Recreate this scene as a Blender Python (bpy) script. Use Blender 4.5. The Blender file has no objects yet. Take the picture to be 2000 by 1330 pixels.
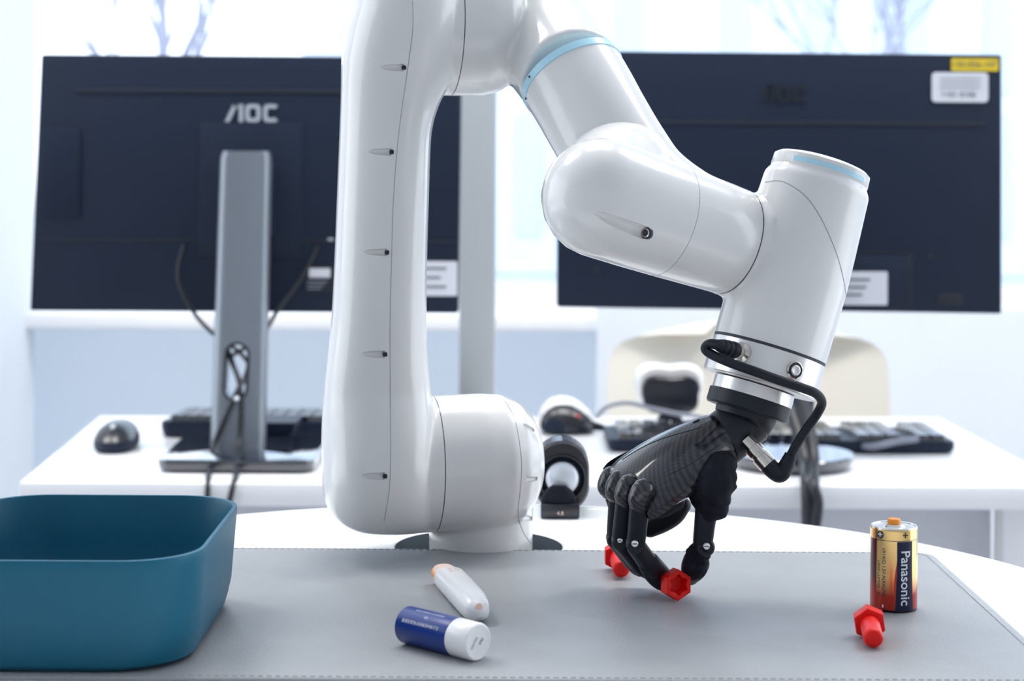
import bpy, bmesh, math, random
from mathutils import Vector, Matrix, noise
from mathutils.bvhtree import BVHTree
random.seed(7)
C = bpy.context.scene.collection
SC = bpy.context.scene
PI = math.pi
F = 3700.0; YH = 296.0; TH = 0.006; CZ = 1.098      # focal length (px), horizon row, roll, eye height
TZ = 0.84; DZ = 0.72                                # round table top, back desk top
cs, sn = math.cos(TH), math.sin(TH)

# ---------------------------------------------------------------- camera
cd = bpy.data.cameras.new('camera'); cam = bpy.data.objects.new('camera', cd); C.objects.link(cam)
cam.matrix_world = Matrix(((cs, -sn, 0, 0), (0, 0, -1, 0), (sn, cs, 0, CZ), (0, 0, 0, 1)))
cd.sensor_width = 36; cd.lens = F / 2000 * 36; cd.shift_y = -(665 - YH) / 2000
cd.clip_start = 0.05; cd.clip_end = 200
cd.dof.use_dof = True; cd.dof.focus_distance = 1.10; cd.dof.aperture_fstop = 11
SC.camera = cam
# ---------------------------------------------------------------- world, light, exposure
w = bpy.data.worlds.new('world'); SC.world = w; w.use_nodes = True
nt = w.node_tree; bgn = nt.nodes['Background']
tc = nt.nodes.new('ShaderNodeTexCoord'); sp = nt.nodes.new('ShaderNodeSeparateXYZ'); rp = nt.nodes.new('ShaderNodeValToRGB')
nt.links.new(tc.outputs['Generated'], sp.inputs[0]); nt.links.new(sp.outputs['Z'], rp.inputs[0]); nt.links.new(rp.outputs[0], bgn.inputs[0])
rp.color_ramp.elements[0].color = (0.90, 0.95, 1.0, 1); rp.color_ramp.elements[1].color = (0.66, 0.82, 1.0, 1)
bgn.inputs[1].default_value = 2.7
def area(name, loc, rot, sx, sy, power, col=(1, 1, 1)):
    l = bpy.data.lights.new(name, 'AREA'); l.shape = 'RECTANGLE'; l.size = sx; l.size_y = sy; l.energy = power; l.color = col
    o = bpy.data.objects.new(name, l); C.objects.link(o); o.location = loc; o.rotation_euler = rot; return o
for lx_ in (-1.3, 0.0, 1.3):
    area('top_fill_light', (lx_, 2.1, 2.88), (0, 0, 0), 0.9, 0.6, 26, (1.0, 0.98, 0.95))  # unseen fill panels, added to brighten the horizontal tops
SC.view_settings.view_transform = 'Standard'; SC.view_settings.look = 'None'; SC.view_settings.gamma = 1
SC.view_settings.use_curve_mapping = False; SC.view_settings.exposure = 0.05
SC.cycles.use_denoising = True
SC.cycles.max_bounces = 8

# ---------------------------------------------------------------- helpers
V = Vector
def P(px, py, d):
    u = (px - 1000) / F; v = -(py - YH) / F
    return V((d * (u * cs - v * sn), d, CZ + d * (u * sn + v * cs)))
def T(px, py, z):
    u = (px - 1000) / F; v = -(py - YH) / F
    return P(px, py, (z - CZ) / (u * sn + v * cs))
def mm(px, d): return px * d / F
EYE = V((0, 0, CZ))

def mat(name, col, rough=0.5, metal=0.0, coat=0.0, bump=0.0, bscale=200.0, spec=0.5, vary=0.0, vscale=8.0, coat_rough=0.05):
    m = bpy.data.materials.new(name); m.use_nodes = True; n = m.node_tree.nodes; l = m.node_tree.links
    b = n['Principled BSDF']; b.inputs['Base Color'].default_value = (*col, 1); b.inputs['Roughness'].default_value = rough
    b.inputs['Metallic'].default_value = metal; b.inputs['Coat Weight'].default_value = coat; b.inputs['Coat Roughness'].default_value = coat_rough
    b.inputs['Specular IOR Level'].default_value = spec
    t = n.new('ShaderNodeTexCoord')
    if bump > 0:
        x = n.new('ShaderNodeTexNoise'); x.inputs['Scale'].default_value = bscale; x.inputs['Detail'].default_value = 3
        bp = n.new('ShaderNodeBump'); bp.inputs['Strength'].default_value = bump; bp.inputs['Distance'].default_value = 0.0006
        l.new(t.outputs['Object'], x.inputs['Vector']); l.new(x.outputs['Fac'], bp.inputs['Height']); l.new(bp.outputs[0], b.inputs['Normal'])
    x = n.new('ShaderNodeTexNoise'); x.inputs['Scale'].default_value = vscale; x.inputs['Detail'].default_value = 4
    r = n.new('ShaderNodeValToRGB'); k = max(vary, 0.012)
    r.color_ramp.elements[0].color = (*[c * (1 - k) for c in col], 1); r.color_ramp.elements[1].color = (*[min(1, c * (1 + k)) for c in col], 1)
    r.color_ramp.elements[0].position = 0.3; r.color_ramp.elements[1].position = 0.7
    l.new(t.outputs['Object'], x.inputs['Vector']); l.new(x.outputs['Fac'], r.inputs[0]); l.new(r.outputs[0], b.inputs['Base Color'])
    return m

def newbm(): return bmesh.new()
def loft(rings, close=True, cap0=True, cap1=True):
    bm = newbm(); R = [[bm.verts.new(p) for p in r] for r in rings]; n = len(rings[0])
    for a, b in zip(R, R[1:]):
        for i in range(n if close else n - 1):
            j = (i + 1) % n
            bm.faces.new((a[i], a[j], b[j], b[i]))
    for flag, r, rev in ((cap0, R[0], True), (cap1, R[-1], False)):
        if flag:
            bm.faces.new(list(reversed(r)) if rev else r)
    bmesh.ops.recalc_face_normals(bm, faces=bm.faces); return bm
def catmull(pts, k):
    """pts: list of tuples/Vectors of any size -> denser list"""
    if k <= 1: return [tuple(p) for p in pts]
    out = []; n = len(pts)
    for i in range(n - 1):
        p0, p1, p2, p3 = pts[max(i - 1, 0)], pts[i], pts[i + 1], pts[min(i + 2, n - 1)]
        for s in range(k):
            t = s / k
            out.append(tuple(0.5 * (2 * b + (c - a) * t + (2 * a - 5 * b + 4 * c - d) * t * t + (3 * b - a - 3 * c + d) * t ** 3)
                             for a, b, c, d in zip(p0, p1, p2, p3)))
    out.append(tuple(pts[-1])); return out
def sweep(pts, rad, k=6, n=24, ends='flat', up=None, asp=1.0, ex=2.0, squash=None):
    """tube through world points; rad one value or list; asp = second axis ratio; ex = superellipse exponent"""
    if not isinstance(rad, (list, tuple)): rad = [rad] * len(pts)
    q = catmull([(*p, r) for p, r in zip(pts, rad)], k)
    pp = [V(x[:3]) for x in q]; rr = [max(x[3], 1e-5) for x in q]
    tan = [(pp[min(i + 1, len(pp) - 1)] - pp[max(i - 1, 0)]).normalized() for i in range(len(pp))]
    if ends == 'round':
        for side in (0, 1):
            i = 0 if side == 0 else len(pp) - 1
            t = -tan[i] if side == 0 else tan[i]; p = pp[i]; r = rr[i]; ep = []
            for s in (15, 30, 45, 60, 75, 86): ep.append((p + t * r * math.sin(math.radians(s)), r * math.cos(math.radians(s))))
            if side == 0:
                pp = [e[0] for e in reversed(ep)] + pp; rr = [e[1] for e in reversed(ep)] + rr; tan = [tan[0]] * len(ep) + tan
            else:
                pp += [e[0] for e in ep]; rr += [e[1] for e in ep]; tan += [tan[-1]] * len(ep)
    u = V(up) if up is not None else (V((0, 0, 1)) if abs(tan[0].z) < 0.9 else V((1, 0, 0)))
    rings = []
    for p, r, t in zip(pp, rr, tan):
        u = (u - t * u.dot(t)).normalized(); v = t.cross(u)
        ring = []
        for i in range(n):
            a = 2 * PI * i / n; ca, sa = math.cos(a), math.sin(a)
            e = 2.0 / ex
            ring.append(p + u * (r * asp * math.copysign(abs(ca) ** e, ca)) + v * (r * math.copysign(abs(sa) ** e, sa)))
        rings.append(ring)
    return loft(rings)
def cyl(p0, p1, r0, r1=None, n=32): return sweep([p0, p1], [r0, r0 if r1 is None else r1], k=1, n=n)
def revolve(base, axis, prof, n=40):
    """prof: list of (h, r) along axis from base"""
    t = V(axis).normalized(); u = V((0, 0, 1)) if abs(t.z) < 0.9 else V((1, 0, 0)); u = (u - t * u.dot(t)).normalized(); v = t.cross(u)
    return loft([[V(base) + t * h + (u * math.cos(2 * PI * i / n) + v * math.sin(2 * PI * i / n)) * max(r, 1e-5) for i in range(n)] for h, r in prof])
def frame_map(bm, o, ax, ay, az):
    for v in bm.verts: v.co = V(o) + V(ax) * v.co.x + V(ay) * v.co.y + V(az) * v.co.z
    bmesh.ops.recalc_face_normals(bm, faces=bm.faces); return bm
def box(c, s, r=0.0, rot=0.0, seg=2):
    bm = newbm(); bmesh.ops.create_cube(bm, size=1)
    for v in bm.verts: v.co = V((v.co.x * s[0], v.co.y * s[1], v.co.z * s[2]))
    if r > 0: bmesh.ops.bevel(bm, geom=list(bm.edges), offset=min(r, min(s) * 0.45), segments=seg, profile=0.5, affect='EDGES')
    m = Matrix.Rotation(rot, 4, 'Z')
    for v in bm.verts: v.co = m @ v.co + V(c)
    return bm
def rr_ring(hx, hy, r, z, n=6, c=(0, 0)):
    pts = []; r = min(r, hx, hy)
    for qx, qy, a0 in ((1, 1, 0), (-1, 1, 90), (-1, -1, 180), (1, -1, 270)):
        for i in range(n + 1):
            a = math.radians(a0 + 90 * i / n)
            pts.append(V((c[0] + qx * (hx - r) + r * math.cos(a), c[1] + qy * (hy - r) + r * math.sin(a), z)))
    return pts
def join(*bms):
    out = newbm(); me = bpy.data.meshes.new('t')
    for b in bms:
        b.to_mesh(me); out.from_mesh(me); b.free()
    bpy.data.meshes.remove(me); return out
ORG = {}
def empty(name, loc, label, cat, group=None):
    o = bpy.data.objects.new(name, None); C.objects.link(o); o.location = loc; o.empty_display_size = 0.02
    o['label'] = label; o['category'] = cat
    if group: o['group'] = group
    ORG[o.name] = V(loc); return o
def mk(name, bm, m, parent=None, label=None, cat=None, kind=None, group=None, smooth=True, auto=35, mesh=None):
    if isinstance(bm, (list, tuple)): bm = join(*bm)
    me = mesh or bpy.data.meshes.new(name)
    if bm is not None:
        org = ORG[parent.name] if parent else V((0, 0, 0))
        if not parent:
            lo = V([min(v.co[i] for v in bm.verts) for i in range(3)]); hi = V([max(v.co[i] for v in bm.verts) for i in range(3)])
            org = V(((lo.x + hi.x) / 2, (lo.y + hi.y) / 2, lo.z))
        for v in bm.verts: v.co -= org
        if smooth:
            ca = math.radians(auto)
            for f in bm.faces: f.smooth = True
            for e in bm.edges:
                if len(e.link_faces) == 2 and e.calc_face_angle(0) > ca: e.smooth = False
        bm.to_mesh(me); bm.free(); me.materials.append(m)
    o = bpy.data.objects.new(name, me); C.objects.link(o)
    if parent: o.parent = parent; ORG[o.name] = ORG[parent.name]
    else: o.location = org; ORG[o.name] = org
    if label: o['label'] = label
    if cat: o['category'] = cat
    if kind: o['kind'] = kind
    if group: o['group'] = group
    return o
def evalmods(bm, setup):
    me = bpy.data.meshes.new('tmp'); bm.to_mesh(me); bm.free()
    o = bpy.data.objects.new('tmp', me); C.objects.link(o); extra = setup(o) or []
    dg = bpy.context.evaluated_depsgraph_get(); dg.update()
    m2 = bpy.data.meshes.new_from_object(o.evaluated_get(dg)); out = newbm(); out.from_mesh(m2)
    for x in [o] + extra:
        d = x.data; bpy.data.objects.remove(x); bpy.data.meshes.remove(d)
    bpy.data.meshes.remove(m2); return out
def blend(bms, voxel=0.0014, it=12, fac=0.5):
    def s(o):
        r = o.modifiers.new('r', 'REMESH'); r.mode = 'VOXEL'; r.voxel_size = voxel
        q = o.modifiers.new('s', 'SMOOTH'); q.iterations = it; q.factor = fac
    return evalmods(join(*bms), s)
def cut(bm, cutter):
    def s(o):
        me = bpy.data.meshes.new('c'); cutter.to_mesh(me); cutter.free(); k = bpy.data.objects.new('c', me); C.objects.link(k)
        b = o.modifiers.new('b', 'BOOLEAN'); b.operation = 'DIFFERENCE'; b.solver = 'EXACT'; b.object = k; return [k]
    return evalmods(bm, s)
def bisect(bm, p, n):
    r = bmesh.ops.bisect_plane(bm, geom=bm.verts[:] + bm.edges[:] + bm.faces[:], plane_co=p, plane_no=n, clear_inner=True)
    e = [x for x in r['geom_cut'] if isinstance(x, bmesh.types.BMEdge)]
    bmesh.ops.holes_fill(bm, edges=e, sides=0); return bm
def bvh(bm): return BVHTree.FromBMesh(bm)
def hit(px, py, tree):
    d = (P(px, py, 1.0) - EYE).normalized(); r = tree.ray_cast(EYE, d)
    if r[0] is None:
        r = tree.find_nearest(EYE + d * 1.15); return r[0], r[1]
    return r[0], r[1]
def surf_line(pts, tree, r, k=6, lift=0.0, n=8):
    q = catmull(pts, k); w = []
    for x in q:
        p, nn = hit(x[0], x[1], tree); w.append(p + nn * lift)
    return sweep(w, r, k=1, n=n)
def text_bm(s, size, ext=0.0001, bold=0.0):
    cu = bpy.data.curves.new('txt', 'FONT'); cu.body = s; cu.size = size; cu.extrude = ext; cu.align_x = 'CENTER'; cu.align_y = 'CENTER'
    cu.offset = bold; cu.resolution_u = 3
    o = bpy.data.objects.new('txt', cu); C.objects.link(o); dg = bpy.context.evaluated_depsgraph_get(); dg.update()
    me = bpy.data.meshes.new_from_object(o.evaluated_get(dg)); bm = newbm(); bm.from_mesh(me)
    bpy.data.objects.remove(o); bpy.data.curves.remove(cu); bpy.data.meshes.remove(me); return bm
GROUPS = {'monitor': 'monitors on the back desk', 'keyboard': 'keyboards on the back desk', 'toy_bolt': 'red toy bolts on the mat', 'computer_mouse': 'computer mice on the back desk', 'cable': 'cables about the back desk', 'bare_tree': 'bare trees outside the window'}
def dup(root, loc, rotz=None, label=None):
    c = root.copy(); C.objects.link(c); c.location = loc
    if rotz is not None: c.rotation_euler.z = rotz
    if label: c['label'] = label
    for ch in root.children:
        d = ch.copy(); C.objects.link(d); d.parent = c
        for g in ch.children:
            e = g.copy(); C.objects.link(e); e.parent = d
    return c

# ---------------------------------------------------------------- materials
M_robot = mat('white_lacquer', (0.74, 0.735, 0.73), 0.22, coat=0.5, bump=0.02, bscale=60)
M_seam = mat('seam_gasket_rubber', (0.03, 0.035, 0.045), 0.6)  # dark rubber of the joint gaskets, reused for small marks
M_seam2 = mat('fine_joint_rubber', (0.32, 0.33, 0.36), 0.6)
M_blue = mat('pale_blue_ring', (0.42, 0.72, 0.86), 0.35, coat=0.3)
M_alu = mat('brushed_aluminium', (0.78, 0.77, 0.76), 0.28, metal=0.75, bump=0.1, bscale=400)
M_steel = mat('polished_steel', (0.62, 0.58, 0.53), 0.2, metal=1.0)
M_black = mat('black_anodised', (0.007, 0.010, 0.018), 0.42, bump=0.05, bscale=500, spec=0.35)
M_rubber = mat('black_rubber', (0.006, 0.009, 0.016), 0.5, spec=0.3)
M_fabric = mat('black_stretch_fabric', (0.009, 0.011, 0.018), 0.8, spec=0.2, bump=0.6, bscale=900, vary=0.2, vscale=120)
M_navy = mat('dark_navy_plastic', (0.007, 0.015, 0.036), 0.5, bump=0.06, bscale=900, spec=0.3)
M_navy2 = mat('darker_groove_plastic', (0.006, 0.010, 0.02), 0.6)
M_grey = mat('grey_stand_metal', (0.24, 0.27, 0.31), 0.33, metal=0.6, bump=0.05, bscale=800)
M_logo = mat('silver_print', (0.42, 0.46, 0.52), 0.4)
M_logod = mat('dark_emboss', (0.006, 0.01, 0.018), 0.35)
M_yellow = mat('yellow_sticker', (0.85, 0.62, 0.02), 0.5)
M_paper = mat('paper_sticker', (0.72, 0.74, 0.80), 0.6)
M_print = mat('grey_print', (0.12, 0.13, 0.16), 0.7)
M_desk = mat('white_laminate', (0.88, 0.88, 0.90), 0.3, bump=0.05, bscale=300)
M_deskedge = mat('grey_white_panel', (0.62, 0.63, 0.68), 0.5)
M_table = mat('gloss_white_table', (0.90, 0.91, 0.92), 0.25, coat=0.1, vary=0.02)
M_rim = mat('table_rim_band', (0.55, 0.62, 0.68), 0.3)
M_dark = mat('dark_inside', (0.02, 0.025, 0.03), 0.7)
M_holewall = mat('grey_hole_wall', (0.07, 0.09, 0.11), 0.5)
M_mat = mat('grey_leather_mat', (0.325, 0.335, 0.35), 0.42, bump=0.35, bscale=650, vary=0.04, vscale=30)
M_thread = mat('grey_thread', (0.30, 0.31, 0.34), 0.8)
M_tub = mat('teal_plastic', (0.001, 0.108, 0.185), 0.45, spec=0.35, bump=0.12, bscale=500, vary=0.04, vscale=20)
M_red = mat('red_plastic', (0.84, 0.006, 0.004), 0.42, spec=0.35, vary=0.05, vscale=200)
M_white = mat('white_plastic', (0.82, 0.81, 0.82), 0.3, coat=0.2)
M_peach = mat('peach_plastic', (0.85, 0.60, 0.50), 0.4)
M_orange = mat('orange_plastic', (0.90, 0.30, 0.02), 0.35)
M_bluetube = mat('royal_blue_label', (0.003, 0.03, 0.22), 0.35)
M_wtext = mat('white_print', (0.75, 0.78, 0.85), 0.5)
M_keytop = mat('keycap_plastic', (0.008, 0.012, 0.024), 0.08, coat=1.0, spec=1.0)
M_gloss = mat('gloss_black_plastic', (0.008, 0.010, 0.017), 0.30, coat=0.3, coat_rough=0.2)
M_base = mat('satin_black_base', (0.008, 0.012, 0.024), 0.10, coat=1.0, coat_rough=0.05, spec=1.0)
M_cone = mat('silver_cone', (0.62, 0.66, 0.72), 0.35, metal=0.3)
M_cream = mat('cream_shell', (0.74, 0.70, 0.62), 0.5)
M_wood = mat('beech_wood', (0.55, 0.38, 0.22), 0.5, vary=0.15, vscale=40)
M_wall = mat('white_paint', (0.78, 0.82, 0.88), 0.8, bump=0.1, bscale=120)
M_parapet = mat('pale_blue_panel', (0.80, 0.83, 0.87), 0.6)
M_parapet.node_tree.nodes['Principled BSDF']
_n = M_parapet.node_tree.nodes; _l = M_parapet.node_tree.links; _t = _n.new('ShaderNodeBsdfTranslucent'); _t.inputs[0].default_value = (0.90, 0.93, 0.96, 1); _m = _n.new('ShaderNodeMixShader'); _m.inputs[0].default_value = 0.5
_l.new(_n['Principled BSDF'].outputs[0], _m.inputs[1]); _l.new(_t.outputs[0], _m.inputs[2]); _l.new(_m.outputs[0], _n['Material Output'].inputs[0])
M_post = mat('grey_green_post', (0.50, 0.54, 0.56), 0.6)
M_floor = mat('pale_floor', (0.50, 0.51, 0.54), 0.4, vary=0.06, vscale=3)
M_ceil = mat('ceiling_paint', (0.85, 0.86, 0.88), 0.9)
M_bark = mat('hazed_bark', (0.42, 0.40, 0.48), 0.9, vary=0.2, vscale=3)  # bark colour paled to lilac to carry the outdoor haze
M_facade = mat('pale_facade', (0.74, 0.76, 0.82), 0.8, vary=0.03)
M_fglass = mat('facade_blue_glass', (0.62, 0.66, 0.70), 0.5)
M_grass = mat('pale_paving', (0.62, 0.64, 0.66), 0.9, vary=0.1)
M_cable = mat('black_cable', (0.014, 0.016, 0.022), 0.45)
M_gcable = mat('grey_cable', (0.22, 0.24, 0.30), 0.35)
def glass_mat():
    m = bpy.data.materials.new('window_glass'); m.use_nodes = True; n = m.node_tree.nodes; l = m.node_tree.links
    n.remove(n['Principled BSDF']); t = n.new('ShaderNodeBsdfTransparent'); g = n.new('ShaderNodeBsdfGlossy'); mx = n.new('ShaderNodeMixShader'); fr = n.new('ShaderNodeFresnel')
    t.inputs[0].default_value = (0.93, 0.97, 1.0, 1); g.inputs['Roughness'].default_value = 0.02; fr.inputs[0].default_value = 1.3
    l.new(fr.outputs[0], mx.inputs[0]); l.new(t.outputs[0], mx.inputs[1]); l.new(g.outputs[0], mx.inputs[2]); l.new(mx.outputs[0], n['Material Output'].inputs[0]); return m
M_glass = glass_mat()
def weave_mat():
    m = bpy.data.materials.new('carbon_fibre_twill'); m.use_nodes = True; n = m.node_tree.nodes; l = m.node_tree.links
    b = n['Principled BSDF']; b.inputs['Roughness'].default_value = 0.3; b.inputs['Coat Weight'].default_value = 0.7; b.inputs['Specular IOR Level'].default_value = 0.3; b.inputs['Coat Roughness'].default_value = 0.06
    a = n.new('ShaderNodeAttribute'); a.attribute_name = 'weave'; s = n.new('ShaderNodeSeparateXYZ'); l.new(a.outputs['Vector'], s.inputs[0])
    def mth(op, x, y=None):
        k = n.new('ShaderNodeMath'); k.operation = op
        for i, q in enumerate((x, y)):
            if q is None: continue
            if isinstance(q, (int, float)): k.inputs[i].default_value = q
            else: l.new(q, k.inputs[i])
        return k.outputs[0]
    su, sv = s.outputs[0], s.outputs[1]
    fu = mth('FLOOR', mth('MULTIPLY', su, 1000)); fv = mth('FLOOR', mth('MULTIPLY', sv, 1000))
    tw = mth('GREATER_THAN', mth('FLOORED_MODULO', mth('ADD', fu, fv), 4), 1.5)
    r = n.new('ShaderNodeValToRGB'); r.color_ramp.elements[0].color = (0.003, 0.004, 0.007, 1); r.color_ramp.elements[1].color = (0.028, 0.030, 0.040, 1)
    l.new(tw, r.inputs[0]); l.new(r.outputs[0], b.inputs['Base Color']); return m
M_carbon = weave_mat()
def print_mat(name, metal_attr=True):
    m = bpy.data.materials.new(name); m.use_nodes = True; n = m.node_tree.nodes; l = m.node_tree.links
    b = n['Principled BSDF']; b.inputs['Roughness'].default_value = 0.22; b.inputs['Coat Weight'].default_value = 0.4
    a = n.new('ShaderNodeAttribute'); a.attribute_name = 'print'; l.new(a.outputs['Color'], b.inputs['Base Color']); l.new(a.outputs['Alpha'], b.inputs['Metallic']); return m

# ================================================================ SETTING
def struct(name, bm, m, **k):
    return mk(name, bm, m, kind='structure', **k)
struct('floor', box((0, 1.2, -0.025), (7.2, 9, 0.05)), M_floor)
M_greywall = mat('pale_wall_paint', (0.80, 0.79, 0.78), 0.9)
struct('wall_front', box((0, -3.25, 1.45), (7.2, 0.1, 2.9)), M_greywall)  # unseen wall behind the camera, added to limit front fill
for i_, x_ in enumerate((-3.6, 3.6)): struct('trim_%d' % (3 + i_), box((x_, -1.5, 1.45), (0.1, 3.5, 2.9)), M_greywall)  # unseen part-length side walls, added to cut side light
struct('ceiling', box((0, 1.2, 2.925), (7.2, 9, 0.05)), M_ceil)
WD = 3.45                                            # depth of the window wall
zs = P(1000, 612, WD - 0.12).z                       # sill top
struct('wall_back', [box((0, WD + 0.06, (zs - 0.03) / 2), (7.0, 0.012, zs - 0.03)), box((0, WD + 0.06, 2.8), (7.0, 0.12, 0.2))], M_parapet)
sill = struct('trim_1', box((0, WD - 0.06, zs - 0.012), (7.0, 0.26, 0.026), 0.004), M_desk)
# window: frame + separate panes
def window():
    fr = []
    xs = [-3.45, -2.3, -1.15, P(1960, 300, WD).x + 0.75, 2.75, 3.45]
    xs = [-3.45, -2.25, P(60, 300, WD).x - 0.10, 1.15, 2.3, 3.45]
    for x in xs: fr.append(box((x, WD + 0.05, (zs + 2.7) / 2), (0.05, 0.06, 2.7 - zs)))
    fr.append(box((0, WD + 0.05, zs + 0.02), (6.95, 0.06, 0.04))); fr.append(box((0, WD + 0.05, 2.68), (6.95, 0.06, 0.04)))
    w_ = struct('window_1', fr, M_desk)
    for a, b in zip(xs, xs[1:]):
        mk('window_pane', box(((a + b) / 2, WD + 0.05, (zs + 2.7) / 2), (b - a - 0.05, 0.006, 2.62 - zs)), M_glass, w_)
window()
# left projecting white wall and the low white wall on the right
xl = P(68, 400, 3.32).x
struct('wall_left', box((xl - 0.9, 3.2, 1.45), (1.8, 0.24, 2.9)), M_wall)
xr = P(1168, 700, 3.2).x
zr = P(1600, 602, 3.2).z
struct('wall_right', box((xr + 1.5, 3.26, zr / 2), (3.0, 0.12, zr)), M_wall)
# grey upright post between the monitors
pl = P(897, 500, 2.62); pr = P(968, 500, 2.62)
struct('trim_2', box(((pl.x + pr.x) / 2, 2.66, 1.45), (pr.x - pl.x, 0.08, 2.9), 0.003), M_post)
# outside: paving, a pale building, a bare tree
mk('pavement', box((0, 16, -0.05), (50, 24, 0.08)), M_grass, kind='structure')
bl = empty('apartment_building', (1.2, 17, 0), 'pale building with tall blue window strips beyond the window', 'building')
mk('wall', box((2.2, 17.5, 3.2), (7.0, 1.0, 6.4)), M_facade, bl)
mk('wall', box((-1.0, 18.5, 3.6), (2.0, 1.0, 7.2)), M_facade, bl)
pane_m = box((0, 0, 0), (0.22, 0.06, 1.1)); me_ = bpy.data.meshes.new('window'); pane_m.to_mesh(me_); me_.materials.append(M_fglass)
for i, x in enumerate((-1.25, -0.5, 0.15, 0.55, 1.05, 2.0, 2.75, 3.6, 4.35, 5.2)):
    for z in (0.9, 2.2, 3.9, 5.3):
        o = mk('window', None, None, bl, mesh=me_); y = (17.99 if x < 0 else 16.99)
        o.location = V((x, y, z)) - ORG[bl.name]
def tree(name, px, d, label, seed):
    random.seed(seed); base = P(px, 300, d); base.z = 0
    t = empty(name, base, label, 'tree', None)
    bms = []
    def br(p, dr, ln, r, lv):
        q = p + dr * ln; mid = (p + q) / 2 + V((random.uniform(-1, 1), random.uniform(-1, 1), 0)) * ln * 0.07
        bms.append(sweep([p, mid, q], [r, r * 0.8, r * 0.6], k=3, n=7))
        if lv == 0: return
        for _ in range(3 if lv > 2 else 2):
            nd = (dr + V((random.uniform(-0.7, 0.7), random.uniform(-0.5, 0.5), random.uniform(-0.1, 0.5)))).normalized()
            br(p + (q - p) * random.uniform(0.6, 1.0), nd, ln * random.uniform(0.6, 0.8), r * 0.58, lv - 1)
    tb = sweep([base, base + V((0.03, 0, 0.7)), base + V((-0.02, 0, 1.1))], [0.06, 0.05, 0.045], k=3, n=10)
    mk('trunk', tb, M_bark, t)
    for k in range(5):
        br(base + V((0, 0, 0.9 + 0.05 * k)), V((math.sin(k * 2.3) * 0.5, math.cos(k * 2.3) * 0.3, 1)).normalized(), 0.8, 0.022, 4)
    mk('branch', bms, M_bark, t, kind='stuff')
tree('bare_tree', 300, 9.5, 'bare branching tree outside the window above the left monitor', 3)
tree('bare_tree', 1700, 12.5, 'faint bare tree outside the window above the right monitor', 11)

# ================================================================ BACK DESK
dk = empty('desk', (0, 2.4, 0), 'white rectangular desk behind the robot arm carrying both monitors', 'desk')
fl, fr_, bl_, br_ = T(38, 942, DZ), T(2097, 952, DZ), T(195, 812, DZ), T(1835, 815, DZ)
def slab(c, z0, z1, bev=0.0):
    bm = loft([[V((p.x, p.y, z0)) for p in c], [V((p.x, p.y, z1)) for p in c]])
    if bev: bmesh.ops.bevel(bm, geom=list(bm.edges), offset=bev, segments=2, affect='EDGES', profile=0.5)
    return bm
mk('desktop', slab([fl, fr_, br_, bl_], DZ - 0.026, DZ, 0.0015), M_desk, dk)
def lerp(a, b, t): return a + (b - a) * t
y0 = fl.y + 0.06
mk('apron', box(((fl.x + fr_.x) / 2, y0 + 0.01, DZ - 0.026 - 0.17), (fr_.x - fl.x - 0.16, 0.018, 0.34), 0.001), M_deskedge, dk)
for x, y in ((fl.x + 0.05, y0), (fr_.x - 0.05, fr_.y + 0.05), (bl_.x + 0.06, bl_.y - 0.05), (br_.x - 0.06, br_.y - 0.05)):
    mk('leg', box((x, y, (DZ - 0.026) / 2), (0.045, 0.045, DZ - 0.026), 0.003), M_desk, dk)

# ================================================================ MONITORS
def aoc(h, depth=0.0012):
    """stylised three letter mark, height h, centred"""
    out = []
    def poly(pts):
        return loft([[V((x * h, y * h, 0)) for x, y in pts], [V((x * h, y * h, depth)) for x, y in pts]])
    out.append(poly([(-1.45, -.5), (-1.20, -.5), (-.72, .5), (-.98, .5)])); out.append(poly([(-.98, .5), (-.60, .5), (-.60, .28), (-.86, .28)])); out.append(poly([(-.66, .5), (-.42, .5), (-.42, -.5), (-.66, -.5)]))
    def ring(cx, gap):
        outer = []; inner = []
        for i in range(33):
            a = math.radians(gap + (360 - 2 * gap) * i / 32); ca, sa = math.cos(a), math.sin(a); e = 0.5
            fx = math.copysign(abs(ca) ** e, ca); fy = math.copysign(abs(sa) ** e, sa)
            outer.append((cx + .43 * fx, .5 * fy)); inner.append((cx + .2 * fx, .28 * fy))
        b = newbm(); vs = []
        for (a1, a2), (b1, b2) in zip(outer, inner):
            vs.append([b.verts.new((a1 * h, a2 * h, depth)), b.verts.new((b1 * h, b2 * h, depth)), b.verts.new((b1 * h, b2 * h, 0)), b.verts.new((a1 * h, a2 * h, 0))])
        for q, r in zip(vs, vs[1:]):
            for i in range(4): b.faces.new((q[i], q[(i + 1) % 4], r[(i + 1) % 4], r[i]))
        return b
    out.append(ring(.12, 0)); out.append(ring(1.12, 38)); return join(*out)
def onback(bm, p): return frame_map(bm, p, (1, 0, 0), (0, 0, 1), (0, -1, 0))
def panel_from(px0, px1, py0, py1, d, th=0.03, r=0.004):
    a, b = P(px0, py0, d), P(px1, py1, d)
    return box(((a.x + b.x) / 2, d + th / 2, (a.z + b.z) / 2), (abs(b.x - a.x), th, abs(a.z - b.z)), r)
def hexa(pxy, d, th=0.03):
    q = [P(x, y, d) for x, y in pxy]
    bm = loft([q, [p + V((0, th, 0)) for p in q]]); bmesh.ops.bevel(bm, geom=list(bm.edges), offset=0.003, segments=2, affect='EDGES', profile=0.5); return bm
def sticker(px0, px1, py0, py1, d, m, par, name='sticker', lab=None, r=0.0015):
    a, b = P(px0, py0, d), P(px1, py1, d); cx, cz = (a.x + b.x) / 2, (a.z + b.z) / 2
    g = rr_ring(abs(b.x - a.x) / 2, abs(a.z - b.z) / 2, r, 0); g2 = [p + V((0, 0, 0.0005)) for p in g]
    return mk(name, onback(loft([g, g2]), (cx, d, cz)), m, par, label=lab)
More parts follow.
